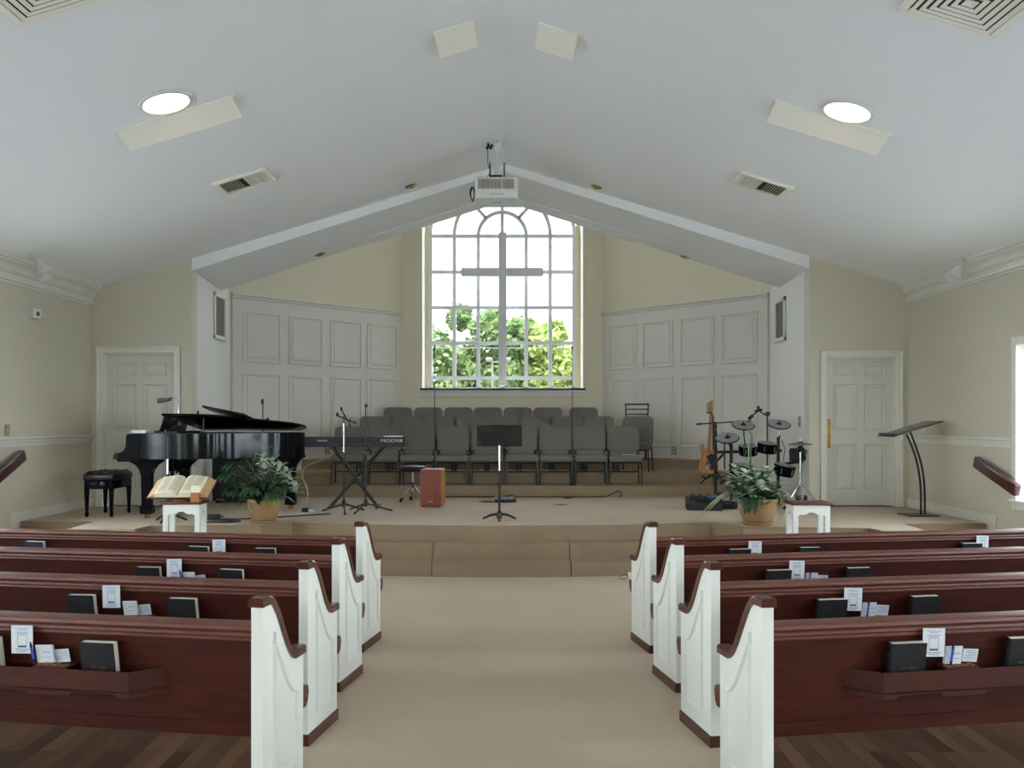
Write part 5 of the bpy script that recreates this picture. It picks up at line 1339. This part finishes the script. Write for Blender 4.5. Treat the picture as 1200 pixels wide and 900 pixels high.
# ------------------------------------------------------------------ potted plants
def pot(px, pyb, Y, rpx, hpx, label, seed, kind):
    rnd = random.Random(seed); k = Y/F
    t = thing('potted_plant', label, 'plant', (wx(px, Y), Y, PT), 0, 'potted plants on the platform edge')
    r = rpx*k; h = hpx*k
    MB().lathe([(0, .02), (r*.6, .02), (r*.68, .035), (r*.8, h*.22), (r*.92, h*.48), (r*.98, h*.75), (r*.99, h*.87), (r*1.04, h*.89), (r*1.04, h), (r*.92, h), (r*.9, h*.88), (0, h*.86)], n=40).build('pot', M['pot'], t)
    MB().lathe([(0, 0), (r*.72, 0), (r*.82, .02), (r*.82, .03), (r*.74, .03), (0, .022)], n=36).build('saucer', M['pot'], t)
    MB().lathe([(0, h*.9), (r*.9, h*.88)], n=24).build('soil', M['soil'], t)
    def rd(up0, up1, az=None):
        a = rnd.uniform(0, 2*PI) if az is None else az
        e = rnd.uniform(up0, up1); return Vector((math.cos(a)*math.cos(e), math.sin(a)*math.cos(e), math.sin(e)))
    dk, md, pl_, yl = MB(), MB(), MB(), MB(); tw = MB()
    for i in range(230):                 # dense dark underlayer
        d = rd(.0, 1.3); b = Vector((0, 0, h)) + d*rnd.uniform(.04, .3); dk.leaf(b, rd(-.5, .8), rnd.uniform(.08, .15), rnd.uniform(.016, .03), .4)
    if kind == 0:
        for (az, e, L_) in ((3.0, .75, .38), (3.3, .5, .34), (-.4, .3, .22), (2.6, .95, .36), (3.5, .1, .26), (2.5, .5, .28), (-.9, .0, .22), (-1.8, .2, .2)):
            a = Vector((math.cos(az)*math.cos(e), math.sin(az)*math.cos(e), math.sin(e))); b = Vector((0, 0, h+.08)); c = b + a*L_
            tw.tube([b, b+a*L_*.5+Vector((0, 0, .03)), c], .004, 5)
            for q in range(7):
                ang = az + (q-3)*.42; dd = Vector((math.cos(ang), math.sin(ang), .05-.25*abs(q-3)/3)); dk.leaf(c, dd, .17-.012*abs(q-3), .032, .5)
        for (ex, ez, ey) in ((.12, .36, 0), (.02, .40, .03), (.2, .3, -.05), (.3, .2, -.02), (.24, .27, .08), (.06, .3, -.08), (.34, .12, 0)):
            c = Vector((ex, ey, h+ez-.02)); tw.tube([Vector((ex*.2, ey*.2, h)), Vector((ex*.7, ey*.6, h+ez*.6)), c], .005, 5)
            for q in range(13): pl_.leaf(c-Vector((0, 0, .05*(q % 2))), rd(-.1, .9, q*2.4), rnd.uniform(.09, .14), .022, .2)
        for (az, e, L_) in ((2.95, .75, .5), (2.8, .9, .45), (3.2, .62, .4)): md.leaf(Vector((0, 0, h)), (math.cos(az)*math.cos(e), -.2, math.sin(e)), L_, .02, .05, n=8)
        yl.leaf(Vector((-.14, -.05, h+.29)), (-1, -.2, .1), .19, .022, .15)
        for i in range(12): yl.leaf(Vector((rnd.uniform(.06, .2), -.17, h+rnd.uniform(-.03, .05))), rd(-1.2, -.2, rnd.uniform(-2.5, -.6)), .07, .012, .5)
        for (az, L_) in ((3.4, .36), (4.0, .32), (3.75, .28), (4.4, .25)):
            d = Vector((math.cos(az)*.8, math.sin(az)*.6, .35)); b = Vector((d.x*.1, d.y*.1, h+.05)); prev = b
            for q in range(12):
                u = q/11; p = b + d*L_*u - Vector((0, 0, .45*L_*u*u*1.6)); sd = Vector((-d.y, d.x, 0)).normalized()
                for sgn in (-1, 1): (yl if az > 3.6 else md).leaf(p, sd*sgn + d*.5, .055*(1-.6*u), .008, .3, n=2)
        for i in range(5):
            x0 = rnd.uniform(-.1, .12); tw.tube([(x0, 0, h+.15), (x0-.03, 0, h+.32), (x0+.02, 0, h+.44), (x0+.06+rnd.uniform(-.08, .05), 0, h+.5)], .0028, 4)
    else:
        for i in range(54): md.leaf(Vector((rnd.uniform(-.05, .05), rnd.uniform(-.05, .05), h)), rd(.25, 1.25), rnd.uniform(.28, .48), rnd.uniform(.018, .028), rnd.uniform(.2, .5), n=7)
        for (az, e, L_) in ((1.57, 1.5, .78), (1.2, 1.45, .7), (2.2, 1.42, .66), (.1, .7, .5), (.05, .62, .42)): md.leaf(Vector((-.02, 0, h)), (math.cos(az)*math.cos(e), math.sin(az)*math.cos(e)*.3, math.sin(e)), L_, .009 if e > 1 else .018, .03 if e > 1 else .25, n=8)
        for (az, L_) in ((3.3, .5), (3.5, .45), (3.15, .4)): yl.leaf(Vector((-.1, -.08, h+.08)), (math.cos(az), -.3, .2), L_, .014, .75, n=8)
        for i in range(24):
            a = rnd.uniform(0, 2*PI); rr = rnd.uniform(.06, .27); c = Vector((rr*math.cos(a)+.04, rr*math.sin(a)*.8-.06, h+rnd.uniform(.06, .38)-rr*.3))
            tw.tube([Vector((c.x*.2, c.y*.2, h)), c], .004, 5)
            for q in range(12): pl_.leaf(c-Vector((0, 0, .03*(q % 3))), rd(-.2, .9, q*2.4), rnd.uniform(.08, .125), .024, .3)
        for i in range(10): dk.leaf(Vector((rnd.uniform(-.14, -.04), -.2, h+.02)), rd(-1.3, -.6, rnd.uniform(-2.4, -1)), .13, .02, .3)
        for (sx, sz, L_) in ((-.3, .34, .34), (-.32, .22, .3), (-.26, .44, .3)): pl_.leaf(Vector((-.05, -.06, h+.1)), (sx, -.1, sz), L_*1.15, .026, .25, n=8)
    sc_ = (1.1, 1.0, 1.18) if kind == 0 else (1.25, 1.1, 1.12)
    for q in (dk, md, pl_, yl, tw):
        for v in q.b.verts: v.co = Vector((v.co.x*sc_[0] - (.04 if kind == 0 else .07)*min(1, max(0, v.co.z-h)*6+.3), v.co.y*sc_[1], h + (v.co.z-h)*sc_[2]))
    dk.build('dark_foliage', M['leafdark'], t, 60, norm=False); md.build('blade_foliage', M['leafmid'], t, 60, norm=False); pl_.build('variegated_foliage', M['leafpale'], t, 60, norm=False)
    yl.build('yellow_foliage', M['leafyellow'], t, 60, norm=False); tw.build('stem', M['twig'], t)
pot(309.5, 613, 9.93, 19, 29, 'potted plant with dark palmate and pale leaves beside the piano', 3, 0)
pot(888, 616, 9.78, 22, 31, 'potted plant with tall spiky blades and variegated leaves in front of the drums', 5, 1)

# ------------------------------------------------------------------ outside
struct('ground_outside', MB().bx(-80, 80, 17.8, 120, -.3, -.15), M['lawn'])
struct('ground_side', MB().bx(-80, XL-.4, -40, 17.8, -.3, -.15).bx(XR+.4, 80, -40, 17.8, -.3, -.15).bx(XL-.4, XR+.4, -40, YB-.4, -.3, -.15), M['bounce_paving'])
def tree(x, y, hgt, rad, mt, label, seed):
    rnd = random.Random(seed)
    t = thing('tree', label, 'tree', (x, y, -.15), 0, 'trees outside the arched window')
    MB().tube([(0, 0, 0), (.05, 0, hgt*.3), (0, .05, hgt*.7)], [.16, .13, .05], 8).build('trunk', M['bark'], t)
    m = MB(); blobs = []
    for i in range(26): blobs.append((Vector((rnd.uniform(-.7, .7)*rad, rnd.uniform(-.6, .6)*rad, rnd.uniform(.06, .86)*hgt)), rnd.uniform(.32, .55)*rad))
    blobs.append((Vector((0, 0, hgt-.35*rad)), .35*rad))
    for i in range(8500):
        c, r = blobs[rnd.randrange(len(blobs))]
        d = Vector((rnd.gauss(0, 1), rnd.gauss(0, 1), rnd.gauss(0, 1))).normalized(); p = c + d*r*(rnd.random()**.4)*Vector((1, 1, .9)).length/1.7
        a = Vector((rnd.gauss(0, 1), rnd.gauss(0, 1), rnd.gauss(0, .6))).normalized(); b = a.cross(Vector((rnd.gauss(0, 1), rnd.gauss(0, 1), rnd.gauss(0, 1)))).normalized()
        s = rnd.uniform(.06, .125)
        vs = [m.b.verts.new(p + q) for q in (a*s*1.5, b*s*.8, -a*s*1.5, -b*s*.8)]; m.b.faces.new(vs)
    m.build('crown', mt, t, 0, norm=False)
TR = [(-2.9, 30, 5.1, 1.5, 'a', 'leafy green tree seen at the left edge of the arched window'), (-1.55, 31, 5.9, 1.5, 'a', 'tallest green tree, outside left of the cross'),
      (-.45, 30, 5.6, 1.3, 'a', 'green tree directly outside behind the upright of the cross'), (.75, 30.5, 5.3, 1.4, 'b', 'lime green tree outside just right of the cross'),
      (1.75, 31, 5.3, 1.35, 'b', 'yellow-green tree outside, second right of the cross'), (2.75, 30, 4.5, 1.4, 'b', 'low yellow-green tree outside at the right edge of the arched window'),
      (-4.6, 31, 5.2, 1.7, 'a', 'green tree outside, beyond the left edge of the arched window'), (4.4, 31, 5.0, 1.7, 'b', 'lime tree outside, beyond the right edge of the arched window')]
for i, (x, y, h_, r_, m_, lb_) in enumerate(TR): tree(x, y, h_, r_, M['tree_'+m_], lb_, 40+i)
for (dy, zz_, lb_) in ((240, 289, 'upper'), (268, 297, 'middle'), (0, 408, 'lowest')):
    Y = 27.5 if zz_ == 408 else 44
    r = thing('outside_wire', '%s thin utility wire crossing outside the arched window' % lb_, 'wire', (0, Y, wz(zz_, Y)), 0, 'wires outside')
    m = MB().tube([(-12+i*2, 0, .02*((i-6)/6)**2*6) for i in range(13)], .014, 5); m.build('wire_span', M['grille'], r)
fl_ = thing('flood_light', 'grey twin flood light on a pole among the trees outside', 'light', (wx(577, 27), 27, -.15))
zf = wz(424, 27)+.15
MB().tube([(0, 0, 0), (0, 0, zf)], .03, 10).build('pole', M['grille'], fl_)
for q in (-.1, .45): MB().box((q, -.05, zf+.06), (.2, .14, .11), (R(25), 0, 0), .02).build('lamp_head', M['grille'], fl_)
MB().box((.17, 0, zf), (.6, .04, .04)).build('crossarm', M['grille'], fl_)

# ------------------------------------------------------------------ light, world, camera
w = bpy.data.worlds.new('daylight'); bpy.context.scene.world = w; w.use_nodes = True
nt = w.node_tree; bg = nt.nodes['Background']
tc = nt.nodes.new('ShaderNodeTexCoord'); sx = nt.nodes.new('ShaderNodeSeparateXYZ'); nt.links.new(tc.outputs['Generated'], sx.inputs[0])
rp = nt.nodes.new('ShaderNodeValToRGB'); rp.color_ramp.elements[0].color = (.88, .94, 1, 1); rp.color_ramp.elements[1].color = (.70, .83, 1.0, 1); rp.color_ramp.elements[1].position = .7
nt.links.new(sx.outputs['Z'], rp.inputs[0]); nt.links.new(rp.outputs[0], bg.inputs['Color']); bg.inputs['Strength'].default_value = 6
sun = bpy.data.lights.new('sun', 'SUN'); sun.energy = 2.0; sun.angle = R(2); sun.color = (1, .95, .84)
so = bpy.data.objects.new('sun', sun); C.objects.link(so); so.rotation_euler = (R(52), 0, 0)
def portal(loc, rot, sx_, sy_):
    l = bpy.data.lights.new('window_portal', 'AREA'); l.shape = 'RECTANGLE'; l.size = sx_; l.size_y = sy_; l.cycles.is_portal = True
    o = bpy.data.objects.new('window_portal', l); C.objects.link(o); o.location = loc; o.rotation_euler = rot
for (a, b) in WINY:
    portal((XL-.2, (a+b)/2, (WZ0+WZ1)/2), (0, R(-90), 0), WZ1-WZ0, b-a); portal((XR+.2, (a+b)/2, (WZ0+WZ1)/2), (0, R(90), 0), WZ1-WZ0, b-a)
for s_x in (-1, 1): portal((s_x*(BW0+BW1)/2, YB-.2, (BZ0+BZ1)/2), (R(90), 0, 0), BW1-BW0, BZ1-BZ0)
portal((GCX, GY+.12, (SZ+SPR+1.4)/2), (R(-90), 0, 0), 2.8, SPR+1.4-SZ)
cam = bpy.data.cameras.new('camera'); co = bpy.data.objects.new('camera', cam); C.objects.link(co)
co.location = (0, 0, H); co.rotation_euler = (PI/2, 0, 0)
cam.sensor_width = 36; cam.lens = F/1200*36; cam.shift_x = (600-CX)/1200; cam.shift_y = (CY-450)/1200; cam.clip_end = 300
sc = bpy.context.scene; sc.camera = co
vs_ = sc.view_settings; vs_.view_transform = 'Standard'; vs_.look = 'None'; vs_.gamma = 1; vs_.exposure = 1.75; vs_.use_curve_mapping = False
sc.cycles.max_bounces = 10; sc.cycles.diffuse_bounces = 8; sc.cycles.transparent_max_bounces = 16; sc.cycles.use_denoising = True
sc.cycles.sample_clamp_indirect = 8
